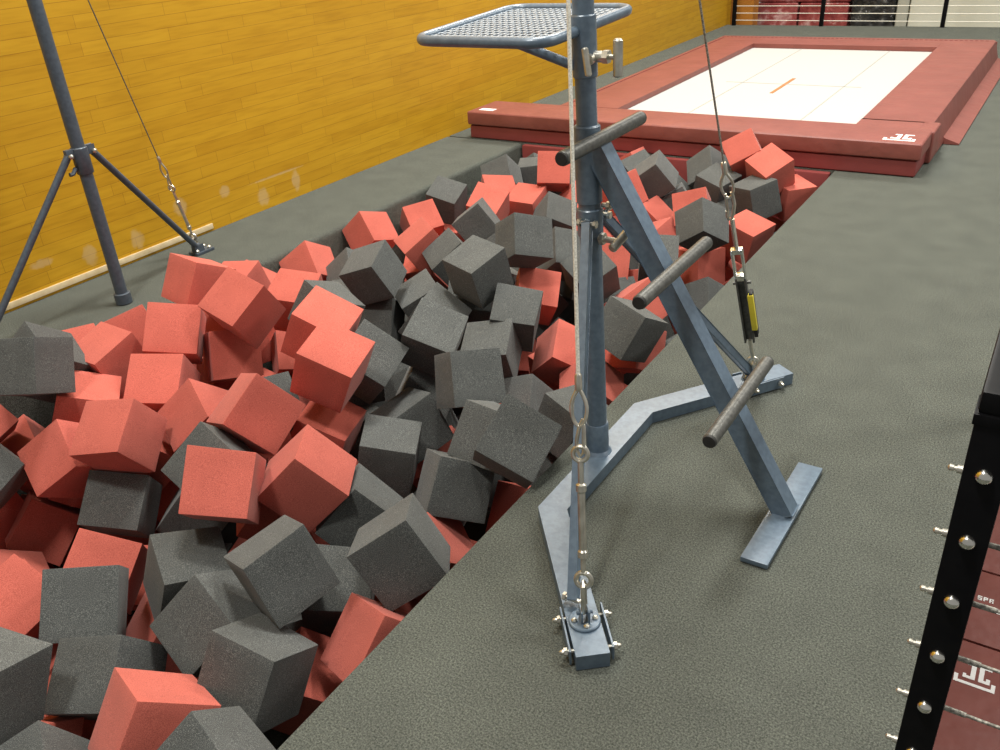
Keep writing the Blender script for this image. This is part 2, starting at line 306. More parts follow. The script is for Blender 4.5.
CUBES = [
('r',(-2.8243,1.5474,0.0500),(0.0073,0.0072,-0.9890,-0.1474),'red foam cube tilted on edge, fourteenth red from the trampoline along the ledge'),
('r',(-3.0332,1.5265,0.0089),(0.1887,-0.7788,-0.5578,0.2161),'red foam cube mostly buried, fifteenth red from the trampoline along the ledge'),
('r',(-3.0044,1.7686,0.0218),(0.6691,0.5108,0.2205,0.4928),'red foam cube tilted on edge, thirteenth red from the trampoline along the ledge'),
('r',(-2.6874,1.7514,0.1008),(0.2408,0.2804,-0.8562,-0.3609),'red foam cube tilted on edge, thirteenth red from the trampoline beside the ledge row'),
('r',(-2.5597,1.5609,-0.0017),(0.1296,0.2494,-0.9085,-0.3093),'red foam cube tilted on edge, fourteenth red from the trampoline beside the ledge row'),
('r',(-2.8654,2.0354,0.1745),(0.0216,-0.0586,-0.9710,0.2309),'red foam cube tilted on edge, twelfth red from the trampoline along the ledge'),
('r',(-2.4478,1.9004,0.1984),(0.1164,-0.0627,-0.9385,-0.3189),'red foam cube tipped on a corner, eleventh red from the trampoline beside the ledge row'),
('r',(-2.8745,2.2377,0.0550),(0.1078,0.0380,0.1569,-0.9810),'red foam cube tilted on edge, ninth red from the trampoline along the ledge'),
('r',(-3.0101,2.4123,-0.0387),(0.2284,0.2516,-0.9307,0.1351),'red foam cube mostly buried, sixth red from the trampoline along the ledge'),
('r',(-2.5459,2.2535,0.0585),(0.9675,0.1655,0.0897,0.1690),'red foam cube tilted on edge, eighth red from the trampoline beside the ledge row'),
('g',(-2.7103,1.2127,0.2179),(0.5260,0.2113,0.6511,0.5048),'charcoal foam cube tilted on edge, eleventh charcoal from the trampoline beside the ledge row'),
('r',(-2.7099,1.3450,-0.0136),(0.8842,-0.0616,0.2068,0.4142),'red foam cube tilted on edge, eighteenth red from the trampoline beside the ledge row'),
('r',(-2.3918,1.2619,0.0062),(0.0200,-0.1843,0.9328,0.3092),'red foam cube tilted on edge, twentieth red from the trampoline beside the ledge row'),
('r',(-2.8014,1.2769,-0.2840),(0.7372,0.2382,-0.2513,0.5802),'red foam cube mostly buried, sixteenth red from the trampoline along the ledge'),
('r',(-2.8208,1.1105,-0.4259),(0.3187,-0.8105,-0.1682,0.4617),'red foam cube tipped on a corner, nineteenth red from the trampoline along the ledge'),
('r',(-2.6177,0.8581,-0.4222),(0.1883,0.5318,-0.7969,0.2158),'red foam cube tilted on edge, 22th red from the trampoline beside the ledge row'),
('g',(-1.9627,0.7995,-0.1385),(0.3158,-0.2426,0.3324,-0.8549),'charcoal foam cube tilted on edge, 26th charcoal from the trampoline in the middle row'),
('r',(-2.1392,0.9528,-0.2189),(0.1956,-0.2497,0.2559,-0.9132),'red foam cube tipped on a corner, thirteenth red from the trampoline in the middle row'),
('r',(-1.8837,0.9651,-0.3505),(0.4881,0.3695,0.2242,-0.7582),'red foam cube tilted on edge, seventeenth red from the trampoline beside the walkway row'),
('g',(-2.3984,1.1983,-0.2275),(0.2356,-0.1919,0.3265,-0.8950),'charcoal foam cube tilted on edge, twelfth charcoal from the trampoline beside the ledge row'),
('g',(-1.9796,1.3065,-0.0159),(0.3662,-0.7232,-0.5643,-0.1561),'charcoal foam cube tipped on a corner, 25th charcoal from the trampoline in the middle row'),
('r',(-1.7863,1.1859,0.0631),(0.2076,0.2388,-0.8803,-0.3536),'red foam cube tilted on edge, sixteenth red from the trampoline beside the walkway row'),
('r',(-1.6775,1.3934,-0.0045),(0.5336,-0.7037,0.0917,0.4600),'red foam cube tilted on edge, fifteenth red from the trampoline beside the walkway row'),
('r',(-1.9707,1.7651,-0.1390),(0.2303,0.1425,-0.9622,-0.0270),'red foam cube tilted on edge, eighth red from the trampoline in the middle row'),
('r',(-1.8727,1.7485,0.1559),(0.2334,0.1463,-0.9592,-0.0632),'red foam cube tilted on edge, twelfth red from the trampoline beside the walkway row'),
('r',(-1.9738,1.4920,0.0853),(0.5346,-0.4922,-0.6656,0.1700),'red foam cube tipped on a corner, tenth red from the trampoline in the middle row'),
('r',(-2.3247,1.5300,-0.0595),(0.4161,0.2258,0.3445,-0.8107),'red foam cube tipped on a corner, fifteenth red from the trampoline beside the ledge row'),
('r',(-2.5678,1.8893,-0.0296),(0.3987,-0.7673,-0.3837,0.3242),'red foam cube tilted on edge, twelfth red from the trampoline beside the ledge row'),
('r',(-2.7469,2.3572,-0.2853),(0.3327,-0.8245,-0.3714,0.2675),'red foam cube tilted on edge, eighth red from the trampoline along the ledge'),
('r',(-2.0664,1.9183,0.1728),(0.2549,0.1424,-0.9560,-0.0295),'red foam cube tilted on edge, seventh red from the trampoline in the middle row'),
('g',(-2.3250,2.1975,0.0750),(0.1687,-0.0746,-0.9630,0.1963),'charcoal foam cube tipped on a corner, tenth charcoal from the trampoline beside the ledge row'),
('g',(-2.4499,2.6323,0.0622),(0.1402,-0.1106,0.9683,0.1745),'charcoal foam cube tipped on a corner, ninth charcoal from the trampoline beside the ledge row'),
('r',(-3.0348,2.8125,-0.0865),(0.3029,0.1812,0.4726,-0.8075),'red foam cube tipped on a corner, fifth red from the trampoline along the ledge'),
('r',(-3.0201,3.2686,-0.0528),(0.2503,0.2715,0.5246,-0.7671),'red foam cube tipped on a corner, fourth red from the trampoline along the ledge'),
('r',(-3.0043,3.6877,-0.1262),(0.3163,-0.8224,-0.4555,0.1269),'red foam cube tilted on edge, third red from the trampoline along the ledge'),
('r',(-2.5867,3.1719,-0.0284),(0.8526,0.1454,-0.2241,0.4491),'red foam cube tilted on edge, seventh red from the trampoline beside the ledge row'),
('g',(-3.0353,3.9864,-0.0735),(0.9689,0.1736,0.1506,0.0917),'charcoal foam cube tipped on a corner, fourth charcoal from the trampoline along the ledge'),
('r',(-2.6775,3.8985,-0.0544),(0.1246,-0.5812,-0.2114,0.7759),'red foam cube tilted on edge, fifth red from the trampoline beside the ledge row'),
('r',(-2.8199,4.2215,-0.0927),(0.1179,-0.9119,-0.3727,0.1250),'red foam cube mostly buried, first red from the trampoline along the ledge'),
('r',(-2.5822,4.1816,-0.1131),(0.0118,0.0153,-0.9882,-0.1521),'red foam cube tilted on edge, fourth red from the trampoline beside the ledge row'),
('g',(-2.9131,4.4256,-0.0464),(0.2233,0.1279,0.4067,-0.8765),'charcoal foam cube tipped on a corner, third charcoal from the trampoline along the ledge'),
('g',(-2.8339,4.6890,-0.0900),(0.7184,-0.6600,-0.1808,0.1250),'charcoal foam cube mostly buried, second charcoal from the trampoline along the ledge'),
('g',(-2.9455,4.9014,-0.1514),(0.0752,0.2783,0.4527,-0.8437),'charcoal foam cube mostly buried, first charcoal from the trampoline along the ledge'),
('r',(-2.5060,4.3683,0.0510),(0.8514,0.4652,0.1423,0.1959),'red foam cube tilted on edge, second red from the trampoline beside the ledge row'),
('g',(-2.3405,4.0632,-0.1214),(0.0496,0.4046,0.3225,-0.8543),'charcoal foam cube tipped on a corner, second charcoal from the trampoline beside the ledge row'),
('g',(-2.5984,3.6736,-0.0623),(0.1615,0.4292,-0.5059,0.7307),'charcoal foam cube tilted on edge, third charcoal from the trampoline beside the ledge row'),
('g',(-2.3858,3.1366,-0.0484),(0.3181,-0.0460,-0.3202,0.8912),'charcoal foam cube tilted on edge, fifth charcoal from the trampoline beside the ledge row'),
('g',(-1.9143,2.6802,0.1391),(0.0195,-0.1452,-0.9767,-0.1568),'charcoal foam cube tilted on edge, fifteenth charcoal from the trampoline in the middle row'),
('g',(-1.9198,3.0549,0.1417),(0.3671,-0.8005,-0.3343,0.3358),'charcoal foam cube tipped on a corner, twelfth charcoal from the trampoline in the middle row'),
('g',(-1.9241,3.4226,-0.0504),(0.2909,-0.8527,-0.3119,0.3017),'charcoal foam cube tipped on a corner, eighth charcoal from the trampoline in the middle row'),
('g',(-1.7115,3.2990,-0.0772),(0.1556,-0.2505,-0.9204,-0.2569),'charcoal foam cube tipped on a corner, eleventh charcoal from the trampoline beside the walkway row'),
('r',(-1.8941,3.0908,-0.1311),(0.2323,-0.2030,0.2595,-0.9151),'red foam cube tipped on a corner, eighth red from the trampoline beside the walkway row'),
('r',(-1.5813,2.7875,-0.2242),(0.3812,-0.4695,-0.7888,0.1098),'red foam cube tipped on a corner, tenth red from the trampoline beside the walkway row'),
('r',(-1.6815,2.9202,-0.4019),(0.6929,-0.0855,-0.6958,-0.1690),'red foam cube mostly buried, ninth red from the trampoline beside the walkway row'),
('r',(-1.3825,2.6560,-0.2822),(0.2636,-0.4165,0.0344,-0.8694),'red foam cube tipped on a corner, tenth red from the trampoline along the walkway'),
('g',(-1.2882,2.7966,-0.0502),(0.1942,0.0247,-0.5109,0.8371),'charcoal foam cube tilted on edge, fourth charcoal from the trampoline along the walkway'),
('g',(-1.5564,3.7144,-0.1353),(0.9511,0.2313,0.0775,0.1897),'charcoal foam cube tilted on edge, seventh charcoal from the trampoline beside the walkway row'),
('r',(-2.0651,4.3692,-0.0352),(0.1542,0.4869,-0.2286,0.8288),'red foam cube tilted on edge, third red from the trampoline in the middle row'),
('r',(-2.2659,4.9452,-0.0577),(0.1819,0.2035,0.6667,-0.6935),'red foam cube mostly buried, first red from the trampoline in the middle row'),
('r',(-1.8982,4.4179,-0.1962),(0.2710,0.1936,-0.6734,0.6600),'red foam cube tilted on edge, second red from the trampoline beside the walkway row'),
('g',(-1.9533,4.5762,0.0173),(0.2926,0.1186,0.7646,-0.5619),'charcoal foam cube tilted on edge, fourth charcoal from the trampoline in the middle row'),
('g',(-2.1341,4.7310,-0.0306),(0.5175,-0.0820,0.3303,-0.7851),'charcoal foam cube mostly buried, second charcoal from the trampoline in the middle row'),
('r',(-1.6305,4.3641,-0.0890),(0.4417,-0.8778,-0.1822,-0.0338),'red foam cube tilted on edge, third red from the trampoline beside the walkway row'),
('g',(-1.4384,3.9889,-0.0270),(0.2912,-0.0477,0.8651,0.4058),'charcoal foam cube tipped on a corner, second charcoal from the trampoline along the walkway'),
('r',(-1.4656,4.0480,-0.2657),(0.5254,-0.6654,-0.3705,0.3793),'red foam cube lying flat, sixth red from the trampoline along the walkway'),
('g',(-1.3581,3.8554,-0.3844),(0.0522,0.2376,0.3968,-0.8851),'charcoal foam cube tipped on a corner, third charcoal from the trampoline along the walkway'),
('r',(-1.5229,4.8886,0.0982),(0.9015,0.3140,-0.1655,0.2475),'red foam cube tipped on a corner, first red from the trampoline beside the walkway row'),
('r',(-1.3494,4.7994,0.0479),(0.0972,-0.2842,-0.9210,-0.2479),'red foam cube tipped on a corner, third red from the trampoline along the walkway'),
('r',(-1.2480,4.9051,-0.1204),(0.9010,0.0709,0.0175,0.4277),'red foam cube lying flat, first red from the trampoline along the walkway'),
('g',(-1.3683,4.6302,-0.0576),(0.0699,0.2849,0.9528,0.0778),'charcoal foam cube lying flat, first charcoal from the trampoline along the walkway'),
('g',(-1.6280,4.7248,-0.0589),(0.1116,-0.1675,-0.9742,-0.1019),'charcoal foam cube tilted on edge, second charcoal from the trampoline beside the walkway row'),
('g',(-1.7445,4.9094,-0.0221),(0.0922,0.3014,0.3645,-0.8762),'charcoal foam cube tipped on a corner, first charcoal from the trampoline beside the walkway row'),
('g',(-1.5034,4.6747,-0.2171),(0.2411,-0.7916,-0.5564,0.0755),'charcoal foam cube mostly buried, third charcoal from the trampoline beside the walkway row'),
('r',(-1.2867,4.2361,-0.1472),(0.1112,-0.1498,-0.9801,-0.0677),'red foam cube lying flat, fifth red from the trampoline along the walkway'),
('g',(-1.7254,2.6476,-0.0239),(0.9524,0.2042,0.1318,0.1841),'charcoal foam cube tilted on edge, twelfth charcoal from the trampoline beside the walkway row'),
('g',(-1.7921,2.1929,0.0757),(0.1830,-0.9433,-0.1322,0.2433),'charcoal foam cube tipped on a corner, eighteenth charcoal from the trampoline beside the walkway row'),
('g',(-1.7261,2.4685,-0.0996),(0.1764,0.0111,0.1961,-0.9645),'charcoal foam cube tilted on edge, thirteenth charcoal from the trampoline beside the walkway row'),
('g',(-1.5487,2.0651,0.0300),(0.4135,-0.7902,-0.3472,0.2898),'charcoal foam cube tilted on edge, nineteenth charcoal from the trampoline beside the walkway row'),
('g',(-1.5662,2.4171,-0.2831),(0.1148,0.1254,0.3408,-0.9247),'charcoal foam cube tipped on a corner, fourteenth charcoal from the trampoline beside the walkway row'),
('g',(-1.1611,1.7546,0.0673),(0.3260,-0.9138,-0.0237,0.2409),'charcoal foam cube tipped on a corner, eighth charcoal from the trampoline along the walkway'),
('g',(-1.2495,2.2510,-0.1704),(0.6216,-0.7571,0.1994,-0.0239),'charcoal foam cube tilted on edge, fifth charcoal from the trampoline along the walkway'),
('g',(-1.3322,1.8870,-0.0400),(0.4789,-0.8758,0.0206,0.0561),'charcoal foam cube tilted on edge, seventh charcoal from the trampoline along the walkway'),
('g',(-1.4091,1.7524,-0.1715),(0.4177,-0.8130,-0.1977,0.3543),'charcoal foam cube tipped on a corner, ninth charcoal from the trampoline along the walkway'),
('g',(-1.7594,1.9749,-0.1697),(0.5147,-0.2545,0.5404,-0.6151),'charcoal foam cube tilted on edge, twentieth charcoal from the trampoline beside the walkway row'),
('g',(-1.6872,1.7596,-0.1506),(0.9578,-0.0212,0.1044,0.2670),'charcoal foam cube lying flat, 21th charcoal from the trampoline beside the walkway row'),
('g',(-1.5671,1.4742,-0.1576),(0.4604,-0.7660,0.0563,0.4450),'charcoal foam cube tilted on edge, 22th charcoal from the trampoline beside the walkway row'),
('g',(-1.2487,1.2965,-0.0375),(0.4100,-0.0296,0.6076,-0.6795),'charcoal foam cube tipped on a corner, tenth charcoal from the trampoline along the walkway'),
('g',(-1.4600,1.0722,-0.0152),(0.4895,-0.6414,-0.5313,0.2582),'charcoal foam cube tilted on edge, twelfth charcoal from the trampoline along the walkway'),
('g',(-1.8051,1.0122,-0.1456),(0.8447,0.0182,0.1705,0.5071),'charcoal foam cube tilted on edge, 24th charcoal from the trampoline beside the walkway row'),
('g',(-1.6041,0.9335,-0.1476),(0.4904,0.1704,0.4233,-0.7425),'charcoal foam cube tipped on a corner, 25th charcoal from the trampoline beside the walkway row'),
('g',(-1.3762,0.8692,-0.1493),(0.0608,0.0606,-0.9571,0.2767),'charcoal foam cube tilted on edge, thirteenth charcoal from the trampoline along the walkway'),
('r',(-1.1975,1.1183,-0.2004),(0.1150,-0.1958,-0.3468,0.9100),'red foam cube tipped on a corner, fifteenth red from the trampoline along the walkway'),
('r',(-1.4588,0.6307,-0.1382),(0.7788,-0.2842,0.1981,0.5230),'red foam cube tilted on edge, seventeenth red from the trampoline along the walkway'),
('g',(-1.2204,0.6029,-0.1109),(0.1144,0.6257,0.6416,-0.4286),'charcoal foam cube tipped on a corner, fourteenth charcoal from the trampoline along the walkway'),
('g',(-1.5915,0.4074,-0.1894),(0.4734,0.1044,0.2287,-0.8442),'charcoal foam cube tipped on a corner, 29th charcoal from the trampoline beside the walkway row'),
('r',(-1.8217,0.4722,-0.3030),(0.3713,-0.5138,0.2678,-0.7255),'red foam cube mostly buried, eighteenth red from the trampoline beside the walkway row'),
('g',(-1.7492,0.6962,-0.2076),(0.2122,0.0333,0.3157,-0.9242),'charcoal foam cube tilted on edge, 27th charcoal from the trampoline beside the walkway row'),
('g',(-1.8111,0.4624,-0.0380),(0.4227,-0.6833,0.3204,-0.5018),'charcoal foam cube tilted on edge, 28th charcoal from the trampoline beside the walkway row'),
('g',(-2.7958,0.9994,-0.1068),(0.0242,-0.3574,0.2544,-0.8983),'charcoal foam cube tipped on a corner, seventh charcoal from the trampoline along the ledge'),
('r',(-3.0332,1.1048,-0.0444),(0.0686,-0.4441,0.1485,-0.8809),'red foam cube mostly buried, twentieth red from the trampoline along the ledge'),
('g',(-2.4614,2.6357,-0.1843),(0.1749,-0.0667,0.4212,-0.8875),'charcoal foam cube tilted on edge, eighth charcoal from the trampoline beside the ledge row'),
('g',(-1.9228,1.9665,0.0537),(0.1133,-0.3504,0.1702,-0.9140),'charcoal foam cube tipped on a corner, 21th charcoal from the trampoline in the middle row'),
('g',(-2.6740,2.6716,-0.1647),(0.0764,0.0742,0.1883,-0.9763),'charcoal foam cube mostly buried, seventh charcoal from the trampoline beside the ledge row'),
('g',(-2.3105,2.7895,-0.1223),(0.4273,0.1706,0.1530,-0.8746),'charcoal foam cube tilted on edge, sixth charcoal from the trampoline beside the ledge row'),
('g',(-2.0232,2.5055,-0.0288),(0.0630,0.9346,0.1451,-0.3186),'charcoal foam cube tilted on edge, seventeenth charcoal from the trampoline in the middle row'),
('g',(-1.8554,2.2145,-0.1525),(0.6639,0.0382,0.5335,-0.5227),'charcoal foam cube tipped on a corner, sixteenth charcoal from the trampoline beside the walkway row'),
('r',(-1.3787,1.5689,-0.3214),(0.0306,0.7433,0.4936,-0.4506),'red foam cube tipped on a corner, thirteenth red from the trampoline along the walkway'),
('r',(-1.2252,1.8996,-0.3297),(0.4492,-0.8875,0.0331,-0.0978),'red foam cube tilted on edge, eleventh red from the trampoline along the walkway'),
('r',(-1.3310,1.7088,-0.5176),(0.0670,-0.9466,-0.2142,0.2315),'red foam cube mostly buried, twelfth red from the trampoline along the walkway'),
('g',(-2.7894,2.8533,-0.1061),(0.2229,0.2822,0.3659,-0.8583),'charcoal foam cube mostly buried, fifth charcoal from the trampoline along the ledge'),
('g',(-2.2434,1.3792,-0.3105),(0.4683,0.1054,0.7007,-0.5279),'charcoal foam cube tilted on edge, 23th charcoal from the trampoline in the middle row'),
('r',(-1.4824,3.3196,-0.2068),(0.5481,-0.1863,0.4675,-0.6681),'red foam cube tipped on a corner, seventh red from the trampoline along the walkway'),
('r',(-1.7605,4.1818,-0.2205),(0.5752,-0.3011,0.4581,-0.6072),'red foam cube tilted on edge, fifth red from the trampoline beside the walkway row'),
('r',(-1.9003,3.8647,-0.2473),(0.1905,-0.2126,0.4418,-0.8505),'red foam cube tilted on edge, fifth red from the trampoline in the middle row'),
('g',(-1.4619,1.2476,-0.2273),(0.2108,-0.9280,-0.2726,0.1418),'charcoal foam cube tilted on edge, eleventh charcoal from the trampoline along the walkway'),
('g',(-1.5710,1.2237,-0.4498),(0.6092,-0.3890,0.2609,-0.6399),'charcoal foam cube mostly buried, 23th charcoal from the trampoline beside the walkway row'),
('r',(-1.3897,1.0197,-0.3549),(0.0272,0.8891,0.2991,-0.3454),'red foam cube tilted on edge, sixteenth red from the trampoline along the walkway'),
('r',(-1.4874,1.4529,-0.5197),(0.3443,-0.4768,0.4248,-0.6883),'red foam cube mostly buried, fourteenth red from the trampoline along the walkway'),
('g',(-2.2719,1.7606,-0.1257),(0.5248,-0.3136,0.2391,-0.7544),'charcoal foam cube mostly buried, 22th charcoal from the trampoline in the middle row'),
('r',(-2.0804,1.5498,-0.1024),(0.4707,-0.2482,0.3450,-0.7731),'red foam cube mostly buried, ninth red from the trampoline in the middle row'),
('g',(-2.8882,1.3433,0.1250),(0.4784,0.1995,0.3896,-0.7613),'charcoal foam cube tipped on a corner, sixth charcoal from the trampoline along the ledge'),
('r',(-2.5919,1.1729,-0.0937),(0.4049,0.1322,0.4252,-0.7986),'red foam cube tipped on a corner, 21th red from the trampoline beside the ledge row'),
('r',(-2.2080,0.7215,-0.2076),(0.1032,-0.9510,-0.0492,0.2872),'red foam cube tilted on edge, fifteenth red from the trampoline in the middle row'),
('r',(-1.9066,0.6932,-0.3703),(0.2539,0.0250,0.6608,-0.7059),'red foam cube mostly buried, sixteenth red from the trampoline in the middle row'),
('r',(-3.0154,0.3991,-0.2305),(0.2793,0.1371,-0.9460,0.0906),'red foam cube at the near end of the pit'),
('r',(-3.0197,0.7775,-0.2376),(0.2768,-0.2598,-0.9209,-0.0885),'red foam cube buried beneath the others in the pit'),
('r',(-3.0293,1.2406,-0.2547),(0.2055,0.0051,-0.2588,0.9438),'red foam cube tilted on edge, seventeenth red from the trampoline along the ledge'),
('r',(-2.9983,1.5992,-0.2252),(0.6381,-0.2493,-0.5659,0.4587),'red foam cube buried beneath the others in the pit'),
('r',(-3.0170,1.8909,-0.1922),(0.0590,0.7920,0.2185,-0.5671),'red foam cube buried beneath the others in the pit'),
('r',(-3.0282,2.0708,-0.1159),(0.1321,0.5468,0.7425,0.3638),'red foam cube mostly buried, eleventh red from the trampoline along the ledge'),
('r',(-2.9818,2.3954,-0.2669),(0.8515,-0.0893,-0.1067,0.5055),'red foam cube mostly buried, seventh red from the trampoline along the ledge'),
('r',(-3.0270,2.6542,-0.2875),(0.0739,-0.4208,-0.5213,-0.7388),'red foam cube buried beneath the others in the pit'),
('r',(-3.0384,2.9600,-0.2523),(0.1749,0.7445,0.1911,0.6152),'red foam cube buried beneath the others in the pit'),
('r',(-3.0079,3.9873,-0.2829),(0.0762,0.0012,-0.9910,-0.1102),'red foam cube mostly buried, second red from the trampoline along the ledge'),
('g',(-3.0357,4.2902,-0.2341),(0.6577,0.1640,-0.2473,-0.6924),'charcoal foam cube buried beneath the others in the pit'),
('r',(-2.8219,0.3650,-0.3784),(0.3438,-0.8979,-0.0763,0.2640),'red foam cube at the near end of the pit'),
('r',(-2.8480,0.5968,-0.2812),(0.4390,0.1957,0.7156,-0.5068),'red foam cube buried beneath the others in the pit'),
('r',(-2.8504,3.1064,-0.2369),(0.0899,0.1699,-0.9310,0.3102),'red foam cube buried beneath the others in the pit'),
('r',(-2.8677,3.6492,-0.2899),(0.5598,0.2471,0.5354,0.5822),'red foam cube buried beneath the others in the pit'),
('r',(-2.6765,1.5514,-0.1845),(0.1189,0.8612,-0.3383,0.3603),'red foam cube buried beneath the others in the pit'),
('r',(-2.7034,1.9448,-0.1967),(0.5769,0.2671,-0.5323,0.5591),'red foam cube mostly buried, tenth red from the trampoline beside the ledge row'),
('g',(-2.6653,2.9353,-0.2414),(0.4252,0.8068,-0.0966,0.3987),'charcoal foam cube buried beneath the others in the pit'),
('r',(-2.6833,3.3119,-0.1954),(0.1001,0.1222,0.3043,-0.9394),'red foam cube mostly buried, sixth red from the trampoline beside the ledge row'),
('r',(-2.7247,4.1849,-0.3191),(0.4282,0.4143,-0.8019,-0.0437),'red foam cube buried beneath the others in the pit'),
('g',(-2.6782,4.8297,-0.1816),(0.9379,0.2936,-0.0310,0.1824),'charcoal foam cube buried beneath the others in the pit'),
('r',(-2.5551,0.3593,-0.3053),(0.2627,-0.7506,0.4248,0.4326),'red foam cube at the near end of the pit'),
('r',(-2.4957,1.3932,-0.1677),(0.3193,-0.3578,0.8536,0.2035),'red foam cube mostly buried, seventeenth red from the trampoline beside the ledge row'),
('g',(-2.5153,3.4584,-0.2715),(0.0598,0.6737,0.2179,-0.7036),'charcoal foam cube buried beneath the others in the pit'),
('g',(-2.5078,3.7984,-0.2399),(0.8644,-0.0731,-0.1619,-0.4705),'charcoal foam cube buried beneath the others in the pit'),
('g',(-2.5192,4.6335,-0.0999),(0.2025,0.1057,-0.3372,0.9133),'charcoal foam cube mostly buried, first charcoal from the trampoline beside the ledge row'),
('r',(-2.3507,0.5402,-0.2928),(0.0777,-0.6157,0.0251,0.7837),'red foam cube buried beneath the others in the pit'),
('r',(-2.3985,0.7557,-0.3356),(0.5438,-0.4243,-0.3072,0.6557),'red foam cube buried beneath the others in the pit'),
('r',(-2.3236,2.2251,-0.1487),(0.1829,0.4123,-0.8893,0.0752),'red foam cube buried beneath the others in the pit'),
('g',(-2.3803,2.9132,-0.2725),(0.3711,0.6557,0.2981,0.5860),'charcoal foam cube buried beneath the others in the pit'),
('g',(-2.3370,3.2867,-0.1855),(0.2716,-0.3059,-0.8639,0.2938),'charcoal foam cube buried beneath the others in the pit'),
('g',(-2.3326,3.6150,-0.1351),(0.4895,-0.7764,-0.3843,-0.0995),'charcoal foam cube mostly buried, fourth charcoal from the trampoline beside the ledge row'),
('r',(-2.3325,4.3360,-0.1355),(0.0614,0.3512,0.3434,-0.8689),'red foam cube tipped on a corner, third red from the trampoline beside the ledge row'),
('r',(-2.3277,4.6089,-0.1896),(0.5530,-0.8276,0.0836,0.0471),'red foam cube mostly buried, first red from the trampoline beside the ledge row'),
('r',(-2.1568,0.7423,-0.4279),(0.4243,0.6518,-0.3912,-0.4920),'red foam cube mostly buried, fourteenth red from the trampoline in the middle row'),
('g',(-2.1365,2.1078,-0.1128),(0.0208,0.4295,-0.9023,-0.0307),'charcoal foam cube mostly buried, nineteenth charcoal from the trampoline in the middle row'),
('g',(-2.1375,3.1241,-0.1274),(0.9552,-0.2539,0.1351,-0.0704),'charcoal foam cube mostly buried, eleventh charcoal from the trampoline in the middle row'),
('g',(-2.1595,3.4683,-0.2087),(0.2114,-0.3077,-0.9090,0.1852),'charcoal foam cube buried beneath the others in the pit'),
('g',(-2.1725,3.7855,-0.2477),(0.1318,0.5191,-0.8412,-0.0746),'charcoal foam cube buried beneath the others in the pit'),
('r',(-2.1693,3.9840,-0.3047),(0.0630,-0.4033,0.0261,0.9125),'red foam cube buried beneath the others in the pit'),
('r',(-2.2060,4.1805,-0.2796),(0.9187,0.1614,0.3581,-0.0423),'red foam cube mostly buried, fourth red from the trampoline in the middle row'),
('g',(-2.0318,2.7621,-0.0479),(0.5273,0.0177,0.7675,0.3640),'charcoal foam cube mostly buried, thirteenth charcoal from the trampoline in the middle row'),
('g',(-1.9900,3.2819,-0.2505),(0.4147,-0.5219,-0.1278,0.7344),'charcoal foam cube mostly buried, tenth charcoal from the trampoline in the middle row'),
('g',(-1.9803,3.6399,-0.2411),(0.5333,-0.4115,0.6304,0.3858),'charcoal foam cube mostly buried, seventh charcoal from the trampoline in the middle row'),
('g',(-1.9653,4.8338,-0.1708),(0.7396,-0.1546,-0.3761,0.5364),'charcoal foam cube mostly buried, first charcoal from the trampoline in the middle row'),
('r',(-1.8663,1.4126,-0.1890),(0.5291,0.0118,0.7087,-0.4665),'red foam cube tilted on edge, fourteenth red from the trampoline beside the walkway row'),
('r',(-1.8547,1.6192,-0.2624),(0.2873,-0.8695,-0.2864,-0.2817),'red foam cube buried beneath the others in the pit'),
('g',(-1.8096,3.7633,-0.4060),(0.0567,0.3676,0.5480,-0.7492),'charcoal foam cube mostly buried, fifth charcoal from the trampoline beside the walkway row'),
('g',(-1.8433,4.6478,-0.1621),(0.3397,0.0332,0.6559,-0.6733),'charcoal foam cube mostly buried, fourth charcoal from the trampoline beside the walkway row'),
('g',(-1.6954,3.4370,-0.2775),(0.3016,-0.2974,0.2521,-0.8701),'charcoal foam cube mostly buried, ninth charcoal from the trampoline beside the walkway row'),
('r',(-1.7093,3.9637,-0.3883),(0.0616,-0.1169,0.1466,0.9803),'red foam cube mostly buried, seventh red from the trampoline beside the walkway row'),
('g',(-1.4499,0.5913,-0.3442),(0.1963,0.9798,-0.0377,0.0094),'charcoal foam cube buried beneath the others in the pit'),
('g',(-1.5464,1.7612,-0.3912),(0.3282,-0.7207,0.4395,-0.4239),'charcoal foam cube buried beneath the others in the pit'),
('r',(-1.5212,2.1484,-0.2231),(0.0492,0.2187,0.8813,-0.4159),'red foam cube buried beneath the others in the pit'),
('r',(-1.4768,3.1345,-0.3248),(0.3266,0.7492,0.4721,0.3305),'red foam cube mostly buried, eighth red from the trampoline along the walkway'),
('r',(-1.5100,4.3182,-0.2659),(0.4358,0.8436,0.3029,0.0819),'red foam cube buried beneath the others in the pit'),
('g',(-1.3343,2.4288,-0.3206),(0.0192,-0.7304,-0.4753,0.4902),'charcoal foam cube buried beneath the others in the pit'),
('r',(-1.3305,2.9434,-0.2092),(0.1185,0.7394,-0.2777,-0.6018),'red foam cube tilted on edge, ninth red from the trampoline along the walkway'),
('g',(-1.1828,3.0991,-0.3316),(0.8925,0.1432,0.3119,-0.2928),'charcoal foam cube buried beneath the others in the pit'),
('g',(-1.2089,3.6649,-0.4223),(0.2033,-0.3666,0.4097,0.8102),'charcoal foam cube buried beneath the others in the pit'),
('r',(-3.0330,0.4484,-0.4858),(0.5006,0.6701,0.0477,-0.5460),'red foam cube at the near end of the pit'),
('r',(-3.0290,1.0420,-0.3982),(0.4211,0.5755,-0.5596,0.4222),'red foam cube tilted on edge, 21th red from the trampoline along the ledge'),
('r',(-3.0305,3.5504,-0.4362),(0.1114,0.5061,0.8463,-0.1237),'red foam cube buried beneath the others in the pit'),
('r',(-2.8268,0.7044,-0.5016),(0.5896,-0.5070,0.2118,0.5920),'red foam cube buried beneath the others in the pit'),
